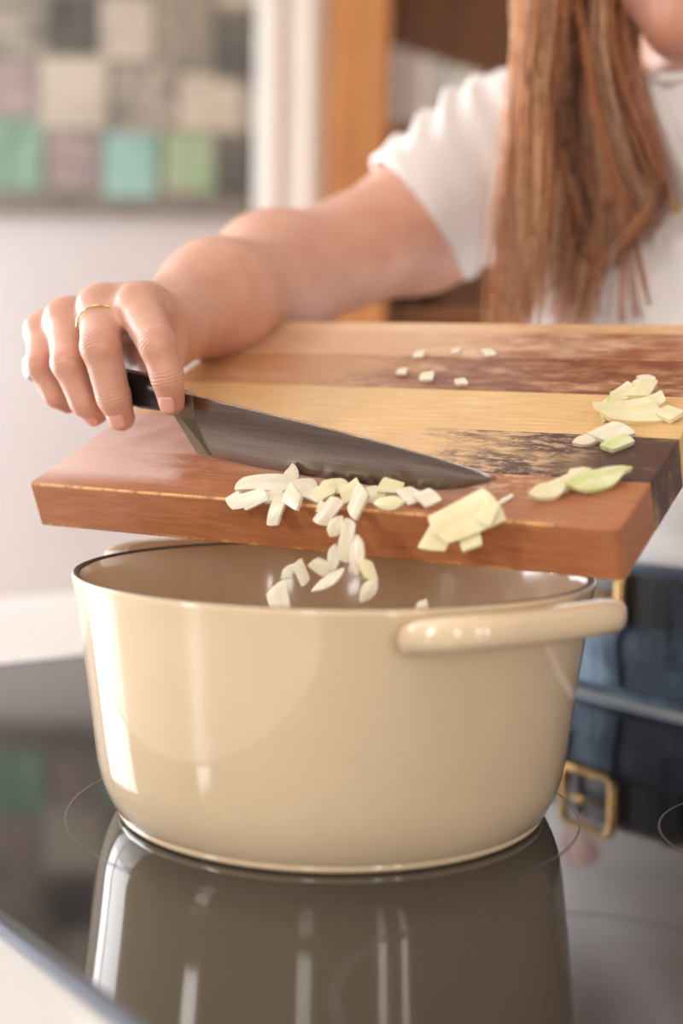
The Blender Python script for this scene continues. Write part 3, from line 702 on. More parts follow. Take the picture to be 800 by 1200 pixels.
# ---------------------------------------------------------------- diced onion, every piece by itself
def onion_mat(name, c1, c2):
    m = N(name); m.color(m.ramp(m.noise(160, 3, vec=m.coord((.3, 1, 1))), [(.3, c1), (.7, c2)]))
    m.set(Roughness=.3, Subsurface_Weight=.25, Subsurface_Scale=.003); m.b.inputs['Subsurface Radius'].default_value = (1, .9, .6); return m.m
M_on = {'w': onion_mat('onion_white', srgb(228, 220, 188), srgb(247, 243, 230)), 'y': onion_mat('onion_yellow', srgb(232, 220, 168), srgb(242, 236, 204)),
        'g': onion_mat('onion_green', srgb(204, 212, 132), srgb(242, 240, 204)), 't': onion_mat('onion_tan', srgb(226, 214, 188), srgb(238, 228, 208))}
def onion_mesh(L, Wd, kind, rd):
    th = min(.0030, .36*Wd) if kind != 's' else min(.0014, .6*Wd)
    nu, nv = 9, 6
    dice = kind == 'd'; shear = rd.choice([-1, 1])*rd.uniform(.12, .42)*Wd if dice else rd.uniform(-.3, .3)*Wd; tap = rd.uniform(-.2, .2); cu = rd.uniform(.03, .09) if dice else rd.uniform(.10, .2); jt = .25 if dice else 1; cl = rd.uniform(-.05, .08)
    top, bot = [], []
    for i in range(nu):
        u = -1+2*i/(nu-1)
        for j in range(nv):
            v = -1+2*j/(nv-1)
            if kind == 'l': w = max(.10, (1-abs(u)**2.2)**.72)*(1+.25*tap*u)
            else: w = (1+tap*u)*(1-.03*abs(u)**6)
            y = .5*Wd*v*w; x = .5*L*u*(1-.10*v*v*(kind != 'l'))+shear*v*.6
            z = -cu*Wd*v*v*w*w-cl*L*u*u+jt*rd.uniform(-1, 1)*.00012
            x += jt*rd.uniform(-1, 1)*.00025; y += jt*rd.uniform(-1, 1)*.0002
            e = (1.0 if dice else .85) if abs(v) > .99 or abs(u) > .99 else 1.0
            top.append((x, y, z+th*.5*e)); bot.append((x*.96, y*.93, z-th*.5*e))
    vs = top+bot; o = nu*nv; fs = []
    for i in range(nu-1):
        for j in range(nv-1):
            a = i*nv+j; f = (a, a+nv, a+nv+1, a+1); fs.append(f); fs.append(tuple(q+o for q in f[::-1]))
    for i in range(nu-1):
        a = i*nv; fs.append((a, a+o, a+nv+o, a+nv)); a = i*nv+nv-1; fs.append((a, a+nv, a+nv+o, a+o))
    for j in range(nv-1):
        a = j; fs.append((a, a+1, a+1+o, a+o)); a = (nu-1)*nv+j; fs.append((a, a+o, a+1+o, a+1))
    return mesh('onion_piece', vs, fs)
rd = random.Random(11)
for pos, L, Wd, ang, kind, mode, nr, lab in ONIONS:
    z = nrm(np.array(nr)+[rd.uniform(-.12, .12), rd.uniform(-.08, .08), rd.uniform(-.12, .12)])
    X = nrm(np.cross((0, 0, 1), z)); Y = np.cross(z, X)
    if X[0] < 0: X, Y = -X, -Y
    a = math.radians(ang); xa = X*math.cos(a)+Y*math.sin(a); ya = np.cross(z, xa)
    key = 'g' if ('green' in lab and 'yellow' not in lab and 'right of the' not in lab and 'from the' not in lab and 'between' not in lab) else 'y' if ('yellow' in lab or 'big pale' in lab or 'tumbling' in lab or 'blunt' in lab or 'large chunk' in lab) else 't' if ('tan' in lab or 'reddish' in lab or 'grey' in lab or 'translucent' in lab) else 'w'  # tan also paints in shade on the shaded dice, red light on the scrap
    name = 'onion_crumb' if 'crumb' in lab else 'onion_piece'
    o = put(name, onion_mesh(L*(1.12 if mode == 'f' else 1.28), Wd*(1.16 if mode == 'f' else 1.38), kind, rd), M_on[key], None, True)
    o.data.set_sharp_from_angle(angle=math.radians(28))
    o.matrix_world = frame(pos, xa, ya, z)
    o['label'] = lab; o['category'] = 'onion'
    o['group'] = {'b': 'diced onion heaped at the board edge', 'e': 'diced onion heaped at the board edge', 'f': 'diced onion falling into the pot', 'E': 'onion slab tumbling off the board', 'h': 'loose onion on the board'}[mode]

# ---------------------------------------------------------------- the woman
lat = nrm((.85, -.53, 0)); fwd = nrm((-.53, -.85, 0))                 # chest: her left, her front
hl, hf = np.array((.6, -.8, 0)), np.array((-.8, -.6, 0))               # hips
person = thing('person', 'woman with long copper hair, white T-shirt and dark jeans tipping onion into the pot', 'person', loc=(.29, 1.04, FZ))
PI4 = Matrix.Translation(-Vector((.29, 1.04, FZ)))
def pput(name, me, mat, parent=None, smooth=True):
    me.transform(PI4); return put(name, me, mat, parent or person, smooth)
v3 = lambda *a: np.array(a, float)
WRIST, ELBOW, SHOULDER, FOREARM_MID, ELBOW_TIP, SLEEVE_END = map(np.array, (WRIST, ELBOW, SHOULDER, FOREARM_MID, ELBOW_TIP, SLEEVE_END))
# head frame
hfd = nrm((-.444, -.788, -.423)); hup = nrm((-.207, -.368, .906)); hlt = np.cross(hfd, hup)*-1
hlt = nrm(np.cross(hup, hfd)); hlt = hlt if hlt[0] > 0 else -hlt
HO = np.array(CHIN)-.084*hfd+.112*hup
RH = np.stack([hlt, hfd, hup])
hp = lambda x, y, z: HO+x*hlt+y*hfd+z*hup
NB = v3(.268, 1.075, .44)
B = Sdf()
# torso core hidden under the shirt, neck and head
CH = v3(.283, 1.075, .31); RT = np.stack([lat, fwd, v3(0, 0, 1)])
B.ell(CH, (.125, .078, .15), RT, .02).ell(v3(.285, 1.05, .14), (.115, .08, .15), None, .03)
SL = v3(.425, .985, .39)
B.seg(NB-[0, 0, .03], SHOULDER, .040, .044, .03).seg(NB-[0, 0, .03], SL, .040, .044, .03)
B.seg(NB-[0, 0, .02], HO-.02*hfd-.03*hup, .050, .048, .02)
B.ell(hp(0, -.008, .030), (.076, .097, .092), RH, .01)
B.ell(hp(0, .030, -.030), (.062, .060, .080), RH, .02)
B.seg(hp(0, .068, -.092), hp(.045, .012, -.070), .0185, .020, .025).seg(hp(0, .068, -.092), hp(-.045, .012, -.070), .0185, .020, .025)
B.ell(hp(0, .074, -.094), (.020, .017, .017), RH, .015)
B.seg(hp(0, .086, .012), hp(0, .104, -.022), .007, .0105, .015).ell(hp(.010, .096, -.026), (.008, .009, .007), RH, .008).ell(hp(-.010, .096, -.026), (.008, .009, .007), RH, .008)
for sx in (1, -1):
    B.ell(hp(.034*sx, .062, -.030), (.024, .022, .022), RH, .02)
    B.ell(hp(.031*sx, .092, .012), (.015, .010, .010), RH, .008, True)
    B.ell(hp(.031*sx, .079, .010), (.0135, .0125, .0100), RH, .006)
    B.ell(hp(.078*sx, -.008, -.012), (.009, .019, .030), RH, .006)
    B.seg(hp(.014*sx, .093, .028), hp(.048*sx, .078, .028), .006, .005, .012)
B.ell(hp(0, .089, -.052), (.023, .0075, .0052), RH, .004).ell(hp(0, .0865, -.0635), (.020, .0085, .0062), RH, .004)
B.seg(hp(-.022, .086, -.0575), hp(.022, .086, -.0575), .0012, .0012, .002, True)
# right arm
B.seg(SHOULDER, SLEEVE_END, .052, .047, .02).seg(SLEEVE_END, ELBOW, .047, .0385, .03)
B.seg(ELBOW, FOREARM_MID, .0385, .0315, .03).seg(FOREARM_MID, WRIST, .0325, .0258, .03)
B.ell(ELBOW_TIP, (.020, .020, .018), None, .035)
# right hand
def hand(B, H, wrist, tr, fr, palm_k=.014):
    order = ['index', 'middle', 'ring', 'little']
    for i, f in enumerate(order):
        J = [np.array(p) for p in H[f]]
        r = fr[f]
        w = wrist+(tr*(.011-.0075*i))
        B.seg(w, J[0]+(w-J[0])*.12, .0165, r[0]*1.18, palm_k)
    B.seg(np.array(H['index'][0])*.8+wrist*.2, np.array(H['thumb'][1]), .011, .011, .014)
    B.seg(np.array(H['middle'][0])*.55+wrist*.45-[0, 0, .006], np.array(H['thumb'][1]), .012, .011, .012)
    B.seg(np.array(H['middle'][0])*.65+wrist*.35-[0, 0, .010], np.array(H['thumb'][2])+(np.array(H['thumb'][1])-np.array(H['thumb'][2]))*.2, .010, .0095, .010)
    for i, f in enumerate(order[:-1]):
        a = np.array(H[f][0]); b = np.array(H[order[i+1]][0])
        B.seg((a+b)/2+(wrist-a)*.22, wrist, .0105, .014, .012)
    for f in order:
        J = [np.array(p) for p in H[f]]; r = fr[f]
        B.seg(J[0], J[1], r[0], r[1], .0045); B.seg(J[1], J[2], r[1]*.96, r[2], .0022); B.seg(J[2], J[3], r[2]*.97, r[3], .0022)
        B.ell(J[1]+nrm(J[1]-(J[0]+J[2])/2)*.0014, (r[1]*.93,)*3, None, .003)
        B.ell(J[0]+nrm(J[0]-(wrist+J[1])/2)*.0015, (r[0]*.95,)*3, None, .006)
    J = [np.array(p) for p in H['thumb']]; r = fr['thumb']
    B.seg(wrist, J[1], .020, r[1]*1.25, .014); B.seg(J[1], J[2], r[1], r[2], .005); B.seg(J[2], J[3], r[2]*.98, r[3], .0025)
FR = dict(index=(.0125, .0098, .0088, .0072), middle=(.0122, .0108, .0094, .0076), ring=(.0112, .0098, .0088, .0074), little=(.0102, .0086, .0076, .0064), thumb=(.012, .0115, .0102, .0088))
hand(B, HAND, WRIST, nrm(np.array(HAND['index'][0])-np.array(HAND['little'][0])), FR)
# left arm, its hand closed on the right end of the board
r0 = BO+bx*BW+by*.212
LW = r0+bx*.112-bn*.016+by*(-.004); LE = v3(.475, .835, .225)
B.seg(SL, LE, .050, .038, .02).seg(LE, (LE+LW)/2, .0375, .031, .03).seg((LE+LW)/2, LW, .031, .0225, .03)
LH = {}
for i, f in enumerate(['index', 'middle', 'ring', 'little']):
    o = (.030, .010, -.010, -.029)[i]
    ln = (.9, 1.0, .95, .8)[i]
    LH[f] = [r0+bx*.038+by*o-bn*.016, r0+bx*.004+by*o*1.02-bn*(.0372+.004), r0-bx*.018*ln+by*o*1.0-bn*.0355, r0-bx*.030*ln+by*o*1.0-bn*.0340]
LH['thumb'] = [LW, r0+bx*.048+by*.036+bn*.004, r0+bx*.016+by*.040+bn*.0125, r0-bx*.010+by*.038+bn*.0092]
hand(B, LH, LW, nrm(by), FR)
meb, vb = nets('body', B, (-.22, .68, -.06), (.66, 1.28, .72), .0018)
# flush: knuckles, fingertips, lips, elbow and cheeks carry more red
fl = np.zeros(len(vb))
def dab(c, r, a):
    global fl
    fl = np.maximum(fl, a*np.exp(-((vb-np.array(c))**2).sum(1)/(r*r)))
for H in (HAND, LH):
    for f, J in H.items():
        dab(J[-1], .011, .8); dab(J[-2], .008, .55); dab(J[1], .009, .7); dab(J[0], .011, .5)
dab(ELBOW_TIP, .03, .35); dab(hp(0, .089, -.052), .009, 1.0); dab(hp(.012, .0865, -.062), .009, 1.2); dab(hp(-.012, .0865, -.062), .009, 1.2); dab(hp(0, .088, -.092), .022, .55)
dab(hp(.034, .075, -.03), .025, .5); dab(hp(-.034, .075, -.03), .025, .5)
point_attr(meb, 'flush', fl)
ct, cm = np.zeros(len(vb)), np.zeros(len(vb))      # skin folds over the finger joints
for H in (HAND, LH):
    for f, J in H.items():
        J = [np.array(p) for p in J]
        for i, r in ((1, .0085), (2, .006)):
            ax = nrm(J[i+1]-J[i-1]); q = vb-J[i]; g = np.exp(-((q@ax)/(r*.62))**4)*(np.linalg.norm(q, axis=1) < .015)
            m_ = g > cm; cm[m_] = g[m_]; ct[m_] = (q@ax)[m_]
point_attr(meb, 'fold_t', ct); point_attr(meb, 'fold_m', cm)
m = N('skin'); nz = m.noise(40, 4, .6, m.coord())
c = m.ramp(nz, [(.3, srgb(208, 154, 132)), (.7, srgb(222, 174, 152))])
m.color(m.mix(m.math('MULTIPLY', m.attr('flush'), .75), c, srgb(192, 100, 80)))
m.set(Roughness=.42, Subsurface_Weight=.22, Subsurface_Scale=.006); m.b.inputs['Subsurface Radius'].default_value = (1, .35, .2)
fold = m.math('MULTIPLY', m.attr('fold_m'), m.math('SINE', m.math('ADD', m.math('MULTIPLY', m.attr('fold_t'), 3300.0), m.math('MULTIPLY', m.noise(260, 3, .6, m.coord()), 6.0))))
m.bump(m.math('ADD', m.math('ADD', m.noise(900, 3, .6, m.coord()), m.noise(200, 3, .6, m.coord())), m.math('MULTIPLY', fold, .8)), .3, .0005); M_skin = m.m
pput('body', meb, M_skin)

# nails, ring, eyes
m = N('nail'); m.color(srgb(224, 164, 146)); m.set(Roughness=.28, Coat_Weight=.25); M_nail = m.m
def nail(J, out, w, ln, r):
    J = [np.array(p) for p in J]; d = nrm(J[3]-J[2]); o = nrm(np.array(out)-d*np.dot(out, d)); s = np.cross(d, o)
    c = J[3]-d*.0022
    vs, fs = [], []
    for i in range(8):
        t = -1+2*i/7
        for j in range(7):
            u = -1+2*j/6; wd = w*(1-.35*max(0, t)**3)*(1-.25*max(0, -t)**2)
            ang = u*wd/r
            vs.append(c+d*(ln*t+.0005)+s*math.sin(ang)*(r+.0003)+o*(math.cos(ang)*(r+.00035)-.0003*t*t))
    for i in range(7):
        for j in range(6): fs.append((i*7+j, i*7+j+1, (i+1)*7+j+1, (i+1)*7+j))
    o_ = pput('fingernail', mesh('fingernail', vs, fs), M_nail)
    sm = o_.modifiers.new('thickness', 'SOLIDIFY'); sm.thickness = .0005; sm.offset = 0
nail(HAND['index'], (-.25, -.95, .25), .0044, .0048, .0074)
nail(HAND['middle'], (-.15, -.9, -.55), .0050, .0044, .0078)
nail(HAND['ring'], (-.3, -.8, -.6), .0048, .0042, .0076)
for f in ('index', 'middle', 'ring', 'little'): nail(LH[f], -bn, .0048, .005, .0070)
nail(LH['thumb'], bn, .006, .006, .0092)
m = N('gold'); m.color(srgb(232, 206, 142)); m.set(Metallic=1.0, Roughness=.2); M_gold = m.m
Jm = [np.array(p) for p in HAND['middle']]; d = nrm(Jm[1]-Jm[0]); c = Jm[0]+(Jm[1]-Jm[0])*.46
s1 = nrm(np.cross(d, (0, 0, 1))); s2 = np.cross(d, s1)
vs, fs = tube_arrays([c+.01265*(math.cos(a)*s1+math.sin(a)*s2) for a in np.linspace(0, 2*math.pi, 48, endpoint=False)], .0007, 8, True, 1.0, d)
pput('finger_ring', mesh('finger_ring', vs, fs), M_gold)
M_eye = plain('eye_white', srgb(232, 226, 220), .15)
for sx in (1, -1):
    me = bpy.data.meshes.new('eyeball'); bm = bmesh.new(); bmesh.ops.create_uvsphere(bm, u_segments=20, v_segments=12, radius=.0112)
    for q in bm.verts: q.co += Vector(hp(.031*sx, .0795, .0095))
    bm.to_mesh(me); bm.free(); pput('eyeball', me, M_eye)

# T-shirt
SH = Sdf()
SH.ell(CH+[0, 0, -.005], (.148, .104, .172), RT, .02).ell(v3(.283, 1.055, .15), (.142, .108, .15), np.stack([hl, hf*-1, v3(0, 0, 1)]), .05)
for sx in (1, -1): SH.ell(CH+fwd*.072+lat*.066*sx+[0, 0, -.035], (.062, .055, .062), RT, .045)
Sa = SHOULDER+v3(.004, 0, .012); A = nrm(SLEEVE_END-SHOULDER)
SH.seg(NB+[0, 0, -.022], Sa, .050, .062, .045).seg(NB+[0, 0, -.022], SL+[0, 0, .01], .050, .062, .045)
SH.seg(NB+[0, 0, -.03], NB+[0, 0, .03]+fwd*.004, .068, .060, .03)
Se = SLEEVE_END+v3(-.004, 0, .004)
SN = nrm((-.80, -.06, -.60))
def sleeve(P):
    d = np.minimum(seg(P, Sa, Se+A*.02, .069, .0585), 9)
    d = smax(d, (P-Se)@SN, .003)
    return smax(d, -np.maximum(seg(P, Se-A*.05, Se+A*.2, .0535, .0545), -(P-(Se-A*.045))@SN), .002)
SH.fn(sleeve, .03)
AL = nrm(LE-SL); SeL = SL+AL*.10
def sleeve2(P):
    d = smax(seg(P, SL+[0, 0, .008], SeL+AL*.02, .066, .058), (P-SeL)@AL, .003)
    return smax(d, -np.maximum(seg(P, SeL-AL*.05, SeL+AL*.2, .0535, .0545), -(P-(SeL-AL*.045))@AL), .002)
SH.fn(sleeve2, .03)
sx_ = nrm(np.cross(A, (0, 0, 1)))
def shirt_post(P, d):
    # soft folds: across the sleeve, and fanning from the armpit over the chest
    t = (P-Sa)@A; q = P-Sa-np.outer(t, A); cross = q@sx_
    w = np.clip((t+.05)/.05, 0, 1)*np.clip((.115-t)/.05, 0, 1)
    d = d-.0058*w*np.sin((t+.75*cross)*2*math.pi/.034+2.2*np.sin(cross*38))*(.6+.4*np.sin(cross*60+1))
    c = P-CH; wl = np.exp(-((P[:, 2]-.13)/.07)**2)
    d = d-.0022*wl*np.sin(P[:, 2]*2*math.pi/.042+(c@lat)*30)
    # neck hole, cut by a plane dropping to the front, and hem tucked into the belt
    nc = v3(.262, 1.060, .455); nn = nrm(v3(0, 0, 1)+.45*fwd)
    d = smax(d, (P-nc)@nn, .003)
    return smax(d, (.078-P[:, 2]), .004)
SH.post = shirt_post
SH.seg(NB+[0, 0, -.0]+fwd*.004, NB+[0, 0, .2]-[.0, .02, 0], .0555, .0555, .003, True)
mes, vs_ = nets('shirt', SH, (-.02, .80, .05), (.60, 1.32, .56), .0026)
m = N('white_jersey'); m.color(m.ramp(m.noise(20, 4, vec=m.coord()), [(.3, srgb(232, 226, 224)), (.7, srgb(242, 238, 236))]))
m.set(Roughness=.85, Sheen_Weight=.25); m.bump(m.noise(700, 2, .5, m.coord((1, 1, .3))), .15, .0004); M_shirt = m.m
shirt_bvh = BVHTree.FromPolygons([tuple(v) for v in vs_], [tuple(p.vertices) for p in mes.polygons])
shirt = pput('shirt', mes, M_shirt)
# neckline rib
nc = v3(.262, 1.060, .455); nn = nrm(v3(0, 0, 1)+.45*fwd)
e1 = lat; e2 = np.cross(nn, e1)
col = []
for a in np.linspace(0, 2*math.pi, 48, endpoint=False):
    col.append(nc+e1*.0600*math.cos(a)+e2*.0640*math.sin(a)+fwd*.006-nn*.001)
vs, fs = tube_arrays(col, .0040, 8, True, 1.0, nn); pput('collar', mesh('collar', vs, fs), M_shirt, shirt).matrix_parent_inverse = Matrix()

# jeans: hips leaning on the worktop edge, legs down to the floor
J_ = Sdf(); HC = v3(.283, 1.031, .03)
RHP = np.stack([hl, hf, v3(0, 0, 1)])
J_.ell(HC+[0, 0, .00], (.170, .122, .145), RHP, .02)
for s in (1, -1):
    hip = HC+hl*.082*s+[0, 0, -.07]; knee = HC+hl*.088*s+hf*-.01+[0, 0, -.50]; ank = HC+hl*.092*s-hf*.01+[0, 0, -.845]
    J_.seg(hip, knee, .094, .066, .05); J_.seg(knee, ank, .066, .056, .03)
def jpost(P, d):
    q = P-HC; s = q@hl
    d = d-.0022*np.sin(q[:, 2]*2*math.pi/.05+s*28)*np.exp(-((q[:, 2]+.02)/.07)**2)
    d = smax(d, P[:, 2]-.092, .003)
    # keep clear of the worktop front
    d = smax(d, np.where(P[:, 2] < .004, .757-(P@np.array((.8, .6, 0))), -1), .004)
    return smax(d, (FZ+.035)-P[:, 2], .003)
J_.post = jpost
mej, vj = nets('jeans', J_, (-.0, .78, -.90), (.56, 1.30, .12), .0042)
m = N('dark_denim')
f = m.math('ADD', m.noise(9, 4, .6, m.coord((1, 1, .7))), m.math('MULTIPLY', m.noise(60, 3, .7, m.coord((3, 3, .5))), .25))
m.color(m.ramp(f, [(.48, srgb(28, 30, 36)), (.66, srgb(58, 72, 92)), (.82, srgb(136, 160, 182))])); m.set(Roughness=.75)
m.bump(m.noise(500, 2, .5, m.coord((1, 1, .4))), .3, .0005); M_denim = m.m
jeans_bvh = BVHTree.FromPolygons([tuple(v) for v in vj], [tuple(p.vertices) for p in mej.polygons])
jeans = pput('jeans', mej, M_denim)
def on_surf(bvh, origin, direction, off):
    h = bvh.ray_cast(Vector(origin), Vector(direction))
    return np.array(h[0])+np.array(h[1])*off if h[0] is not None else None
def hipline(z, angs, off):
    """points on the jeans round the hips at height z; angle 0 is her front, positive towards her left"""
    out = []
    for a in angs:
        dr = hf*math.cos(a)+hl*math.sin(a); o = np.array((HC[0], HC[1], z))+dr*.4
        p = on_surf(jeans_bvh, o, -dr, off)
        if p is not None: out.append(p)
    return np.array(out)
def strip(name, pts, half, mat, par, thick=.0022, up=(0, 0, 1), closed=False):
    """a flat band along pts: half height along up, with thickness outwards"""
    P = np.asarray(pts, float); n = len(P); T = np.gradient(P, axis=0) if not closed else np.roll(P, -1, 0)-np.roll(P, 1, 0)
    vs, fs = [], []; up = nrm(up)
    for i in range(n):
        u = up-nrm(T[i])*np.dot(up, nrm(T[i])); u = nrm(u); o = nrm(np.cross(T[i], u))
        if np.dot(o, P[i]-np.array((HC[0], HC[1], P[i][2]))) < 0: o = -o
        for a, b in ((-1, 0), (1, 0), (1, 1), (-1, 1)): vs.append(P[i]+u*half*a+o*thick*b)
    for i in range(n if closed else n-1):
        j = (i+1) % n
        for q in range(4): fs.append((i*4+q, i*4+(q+1) % 4, j*4+(q+1) % 4, j*4+q))
    if not closed: fs += [(3, 2, 1, 0), tuple((n-1)*4+q for q in range(4))]
    return pput(name, mesh(name, vs, fs), mat, par, False)
M_leather = plain('black_leather', srgb(24, 22, 23), .4)
BZ = .0715
ang = np.linspace(0, 2*math.pi, 73)[:-1]
belt = strip('belt', hipline(BZ, ang, .001), .0165, M_leather, person, .003, closed=True)
# brass buckle: a rectangular frame at the front
bp = hipline(BZ, [-0.13], .006)[0]
vs, fs = [], []
fr_ = [(-.023, -.0200), (-.023, .0200), (.023, .0200), (.023, -.0200)]
pts = []
for i in range(4):
    a, b = np.array(fr_[i]), np.array(fr_[(i+1) % 4])
    for t in (.08, .3, .5, .7, .92): pts.append(a+(b-a)*t)
ring3 = [bp+hl*x+np.array((0, 0, 1))*y+hf*(.003-.0000*x) for x, y in pts]
vs, fs = tube_arrays(ring3, .0032, 8, True, 1.0, hf); m = N('brass'); m.color(srgb(222, 178, 112)); m.set(Metallic=1.0, Roughness=.28); M_brass = m.m
bk = pput('buckle', mesh('buckle', vs, fs), M_brass, belt)
vs, fs = tube_arrays([bp+hl*.021+hf*.004, bp+hl*.0+hf*.005, bp-hl*.024+hf*.005], .0018, 6); pput('buckle_prong', mesh('buckle_prong', vs, fs), M_brass, belt)
for a in (.42, -.42, 1.35, -1.35, 2.5, -2.5):
    pts = np.array([hipline(z, [a], .0052)[0] for z in np.linspace(.030, .088, 9)])
    dr = hf*math.cos(a)+hl*math.sin(a); sd = np.cross((0, 0, 1), dr)
    strip('belt_loop', pts, .006, M_denim, jeans, .0016, up=sd)
M_stitch = plain('stitch_thread', srgb(92, 104, 118), .8)
for s in (1, -1):
    pts = [hipline(z, [a*s], .0012)[0] for a, z in zip(np.linspace(.55, 1.25, 14), .046-.062*np.sin(np.linspace(0, 1.5, 14)))]
    vs, fs = tube_arrays(pts, .0016, 6); pput('pocket_edge', mesh('pocket_edge', vs, fs), M_denim, jeans)
pts = [hipline(z, [0.05], .001)[0] for z in np.linspace(.05, .005, 8)]
vs, fs = tube_arrays(pts, .0016, 6); pput('fly_seam', mesh('fly_seam', vs, fs), M_denim, jeans)
# shoes
M_shoe = plain('shoe_canvas', srgb(228, 224, 218), .7)
for s in (1, -1):
    sd = Sdf(); a = HC+hl*.092*s-hf*.01; a[2] = FZ+.045
    sd.seg(a, a+hf*.15-[0, 0, .012], .042, .034, .03).seg(a, a+[0, 0, .05], .042, .046, .02)
    sd.post = lambda P, d: smax(d, (FZ+.002)-P[:, 2], .004)
    me, _ = nets('shoe', sd, a-[.22, .22, .06], a+[.22, .22, .12], .005); pput('shoe', me, M_shoe)

# necklace: thin chain lying on the shirt
pts = []
for p in NECKLACE_AIM:
    q = on_surf(shirt_bvh, v3(p[0]*.8, p[1]-.3, p[2]), (p[0]*.2/.3, 1, 0), .0012)
    q2 = v3(*p) if q is None else q
    pts.append(q2)
ch = spline(pts, 90)
vs, fs = tube_arrays(ch, .00055, 6); neck = pput('necklace', mesh('necklace', vs, fs), M_gold)
pc = pts[4]+v3(0, -.001, -.004)
me = bpy.data.meshes.new('pendant'); bm = bmesh.new(); bmesh.ops.create_uvsphere(bm, u_segments=14, v_segments=8, radius=.0038)
for q in bm.verts: q.co = Vector((q.co.x, q.co.y*.4, q.co.z))+Vector(pc)
bm.to_mesh(me); bm.free(); pput('pendant', me, M_gold, neck)

# ---------------------------------------------------------------- hair: strands that fall from the scalp in front of her right shoulder
rng = np.random.default_rng(5)
G = np.array(HAIR_GUIDES)                       # guides x points x 3
allv, allf, tone, base = [], [], [], 0
def add_strand(P, r, t):
    global base
    vs, fs = tube_arrays(P, r, 3); allv.extend(vs); allf.extend([tuple(i+base for i in f) for f in fs]); tone.extend([t]*len(vs)); base += len(vs)
roots = hp(-.05, -.01, .10)
# main front lock
clump_off = {}
for i in range(3300):
    c = rng.integers(0, 84)
    if c not in clump_off:
        w = rng.dirichlet(np.ones(3)*.55); g = rng.integers(0, len(G), 3)
        if rng.random() < .8:                    # mostly between neighbouring guides
            g0 = rng.integers(0, 5); g = np.array([g0, min(g0+1, 4), min(g0+1, 4)]) if rng.random() < .88 else np.array([7, 8, 9])
        clump_off[c] = (g, w, rng.normal(0, .0035, 3), rng.choice([.05, .35, .6, .8, .95, 1.0])+.12*(w[0] > .5)*(g[0] < 2)+rng.normal(0, .06), rng.uniform(.78, 1.06), rng.uniform(0, 6.28))  # left edge clumps: rim light put in as a paler tone
    g, w, off, tn, ln, ph = clump_off[c]
    P = (G[g]*w[:, None, None]).sum(0)+off
    P = P+np.array([0, -.010, 0])*rng.random()
    top = np.array([hp(-.058+rng.normal(0, .008), .02+rng.normal(0, .012), .085), hp(-.082+rng.normal(0, .004), .02+rng.normal(0, .012), .035)])
    Q = spline(np.vstack([top, P]), 22)
    L = max(8, int(22*min(1, ln*rng.uniform(.88, 1.02)))); Q = Q[:L]
    s = np.linspace(0, 1, L)[:, None]
    wisp = rng.normal(0, 1, 3)*np.array((.006, .004, .002))*(rng.random() < .3)
    sp = rng.normal(0, 1, 3)*np.array((.0030, .0036, .0015))
    Q = Q+sp*(.55+.9*np.sin(s*math.pi*.75))+wisp*s*s+.0025*np.sin(s*9+ph)*np.array((1, .3, 0))+.0012*np.sin(s*23+rng.random()*6)*np.array((1, .3, 0))
    add_strand(Q, np.interp(np.linspace(0, 1, L), [0, .7, 1], [.00030, .00030, .00012])*rng.uniform(.8, 1.5), np.clip(tn+rng.normal(0, .14), 0, 1))
# hair behind the neck and shoulders, and down her left side
for i in range(1100):
    a = rng.uniform(-1, 1)
    rootp = hp(.070*a, -.02-.07*(1-a*a), .07+.02*rng.normal())
    mid = hp(.086*a, -.035-.075*(1-a*a)+rng.normal(0, .008), -.01)
    low = NB+lat*(.105*a+rng.normal(0, .008))-fwd*(.055+.05*(1-abs(a))+rng.normal(0, .008))+v3(0, 0, .02)
    end = NB+lat*(.125*a+rng.normal(0, .02))-fwd*(.085+.04*(1-abs(a))+rng.normal(0, .015))+v3(0, 0, -.09+rng.normal(0, .03))
    Q = spline([hp(.02*a, .02, .125), rootp, mid, low, end], 16)
    add_strand(Q, .0007*rng.uniform(.7, 1.3), np.clip(rng.normal(.22, .15), 0, 1))
for i in range(500):
    t0 = hp(.058+rng.normal(0, .008), .02+rng.normal(0, .015), .085); t1 = hp(.084+rng.normal(0, .004), .02+rng.normal(0, .015), .03)
    a = NB+lat*(.088+rng.normal(0, .012))+fwd*(.085+rng.normal(0, .010))+v3(0, 0, .03)
    b = NB+lat*(.10+rng.normal(0, .016))+fwd*(.150+rng.normal(0, .008))+v3(0, 0, -.08)
    c = NB+lat*(.10+rng.normal(0, .02))+fwd*(.160+rng.normal(0, .008))+v3(0, 0, -.18+rng.normal(0, .02))
    add_strand(spline([t0, t1, a, b, c], 16), .0006*rng.uniform(.7, 1.3), np.clip(rng.normal(.4, .2), 0, 1))
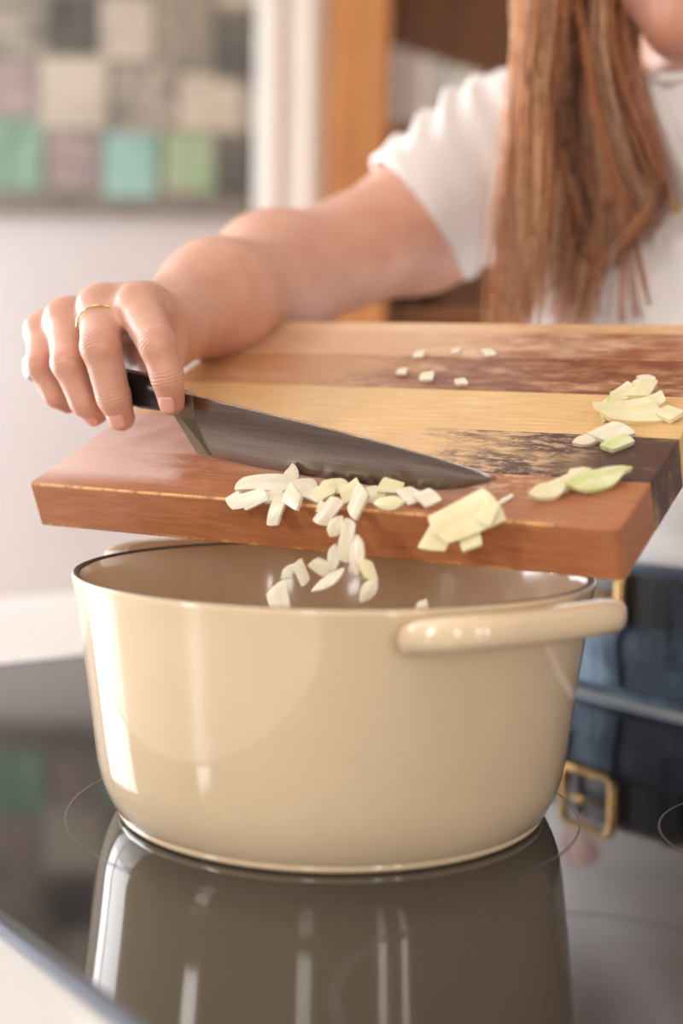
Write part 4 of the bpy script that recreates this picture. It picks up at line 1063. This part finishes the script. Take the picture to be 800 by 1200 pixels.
# combed over the scalp from a middle parting
for i in range(1500):
    y0 = rng.uniform(-.099, .088); sd = rng.choice([-1, 1]); q = math.sqrt(max(.02, 1-(y0/.106)**2))
    th = np.linspace(.02, rng.uniform(1.5, 1.95), 12); rr_ = 1+rng.uniform(.0, .05)
    Q = [hp(sd*.086*q*rr_*math.sin(t), -.014+y0-.02*t*t*.4, .034+.102*q*rr_*math.cos(t)) for t in th]
    add_strand(np.array(Q)+rng.normal(0, .0006, 3), .0006, np.clip(rng.normal(.5, .25), 0, 1))
# loose wisps over the shirt
for x0, z0, x1, z1, y in ((.1690, .40, .2005, .262, .985), (.176, .36, .188, .258, .98), (.150, .35, .172, .262, .972), (.168, .40, .208, .27, .985)):
    for k in range(5):
        P = spline([(x0-.012, y+.02, z0+.08), (x0, y, z0), ((x0+x1)/2+.004, y-.004, (z0+z1)/2), (x1, y-.006, z1)], 16)+rng.normal(0, .0012, 3)
        add_strand(P, .00045, .55)
# scalp cap under the strands
CAP = Sdf(); CAP.ell(hp(0, -.014, .034), (.083, .102, .098), RH, .02).seg(hp(0, -.075, -.01), NB-fwd*.055+[0, 0, .0], .050, .040, .03)
CAP.ell(hp(0, .075, -.045), (.070, .075, .088), RH, .01, True)
mc, vc = nets('cap', CAP, HO-.24, HO+.22, .0045)
fc = [tuple(i+base for i in p.vertices) for p in mc.polygons]
allv.extend(list(vc)); allf.extend(fc); tone.extend([.15]*len(vc))
me = mesh('hair', allv, allf); point_attr(me, 'tone', tone)
m = N('copper_hair')
m.color(m.ramp(m.math('ADD', m.attr('tone'), m.math('MULTIPLY', m.math('SUBTRACT', m.noise(24, 3, vec=m.coord((1, 1, .3))), .5), .4)), [(0.0, srgb(96, 46, 24)), (.35, srgb(190, 106, 60)), (.7, srgb(234, 164, 110)), (1.0, srgb(252, 214, 176))]))
m.set(Roughness=.36, Specular_IOR_Level=.5, Sheen_Weight=.2)
tl = m.new('ShaderNodeBsdfTranslucent'); ms = m.new('ShaderNodeMixShader'); ms.inputs[0].default_value = .3
m.link(m.b.inputs['Base Color'].links[0].from_socket, tl.inputs[0]); m.link(m.b.outputs[0], ms.inputs[1]); m.link(tl.outputs[0], ms.inputs[2])
m.link(ms.outputs[0], m.t.nodes['Material Output'].inputs['Surface']); M_hair = m.m
pput('hair', me, M_hair)
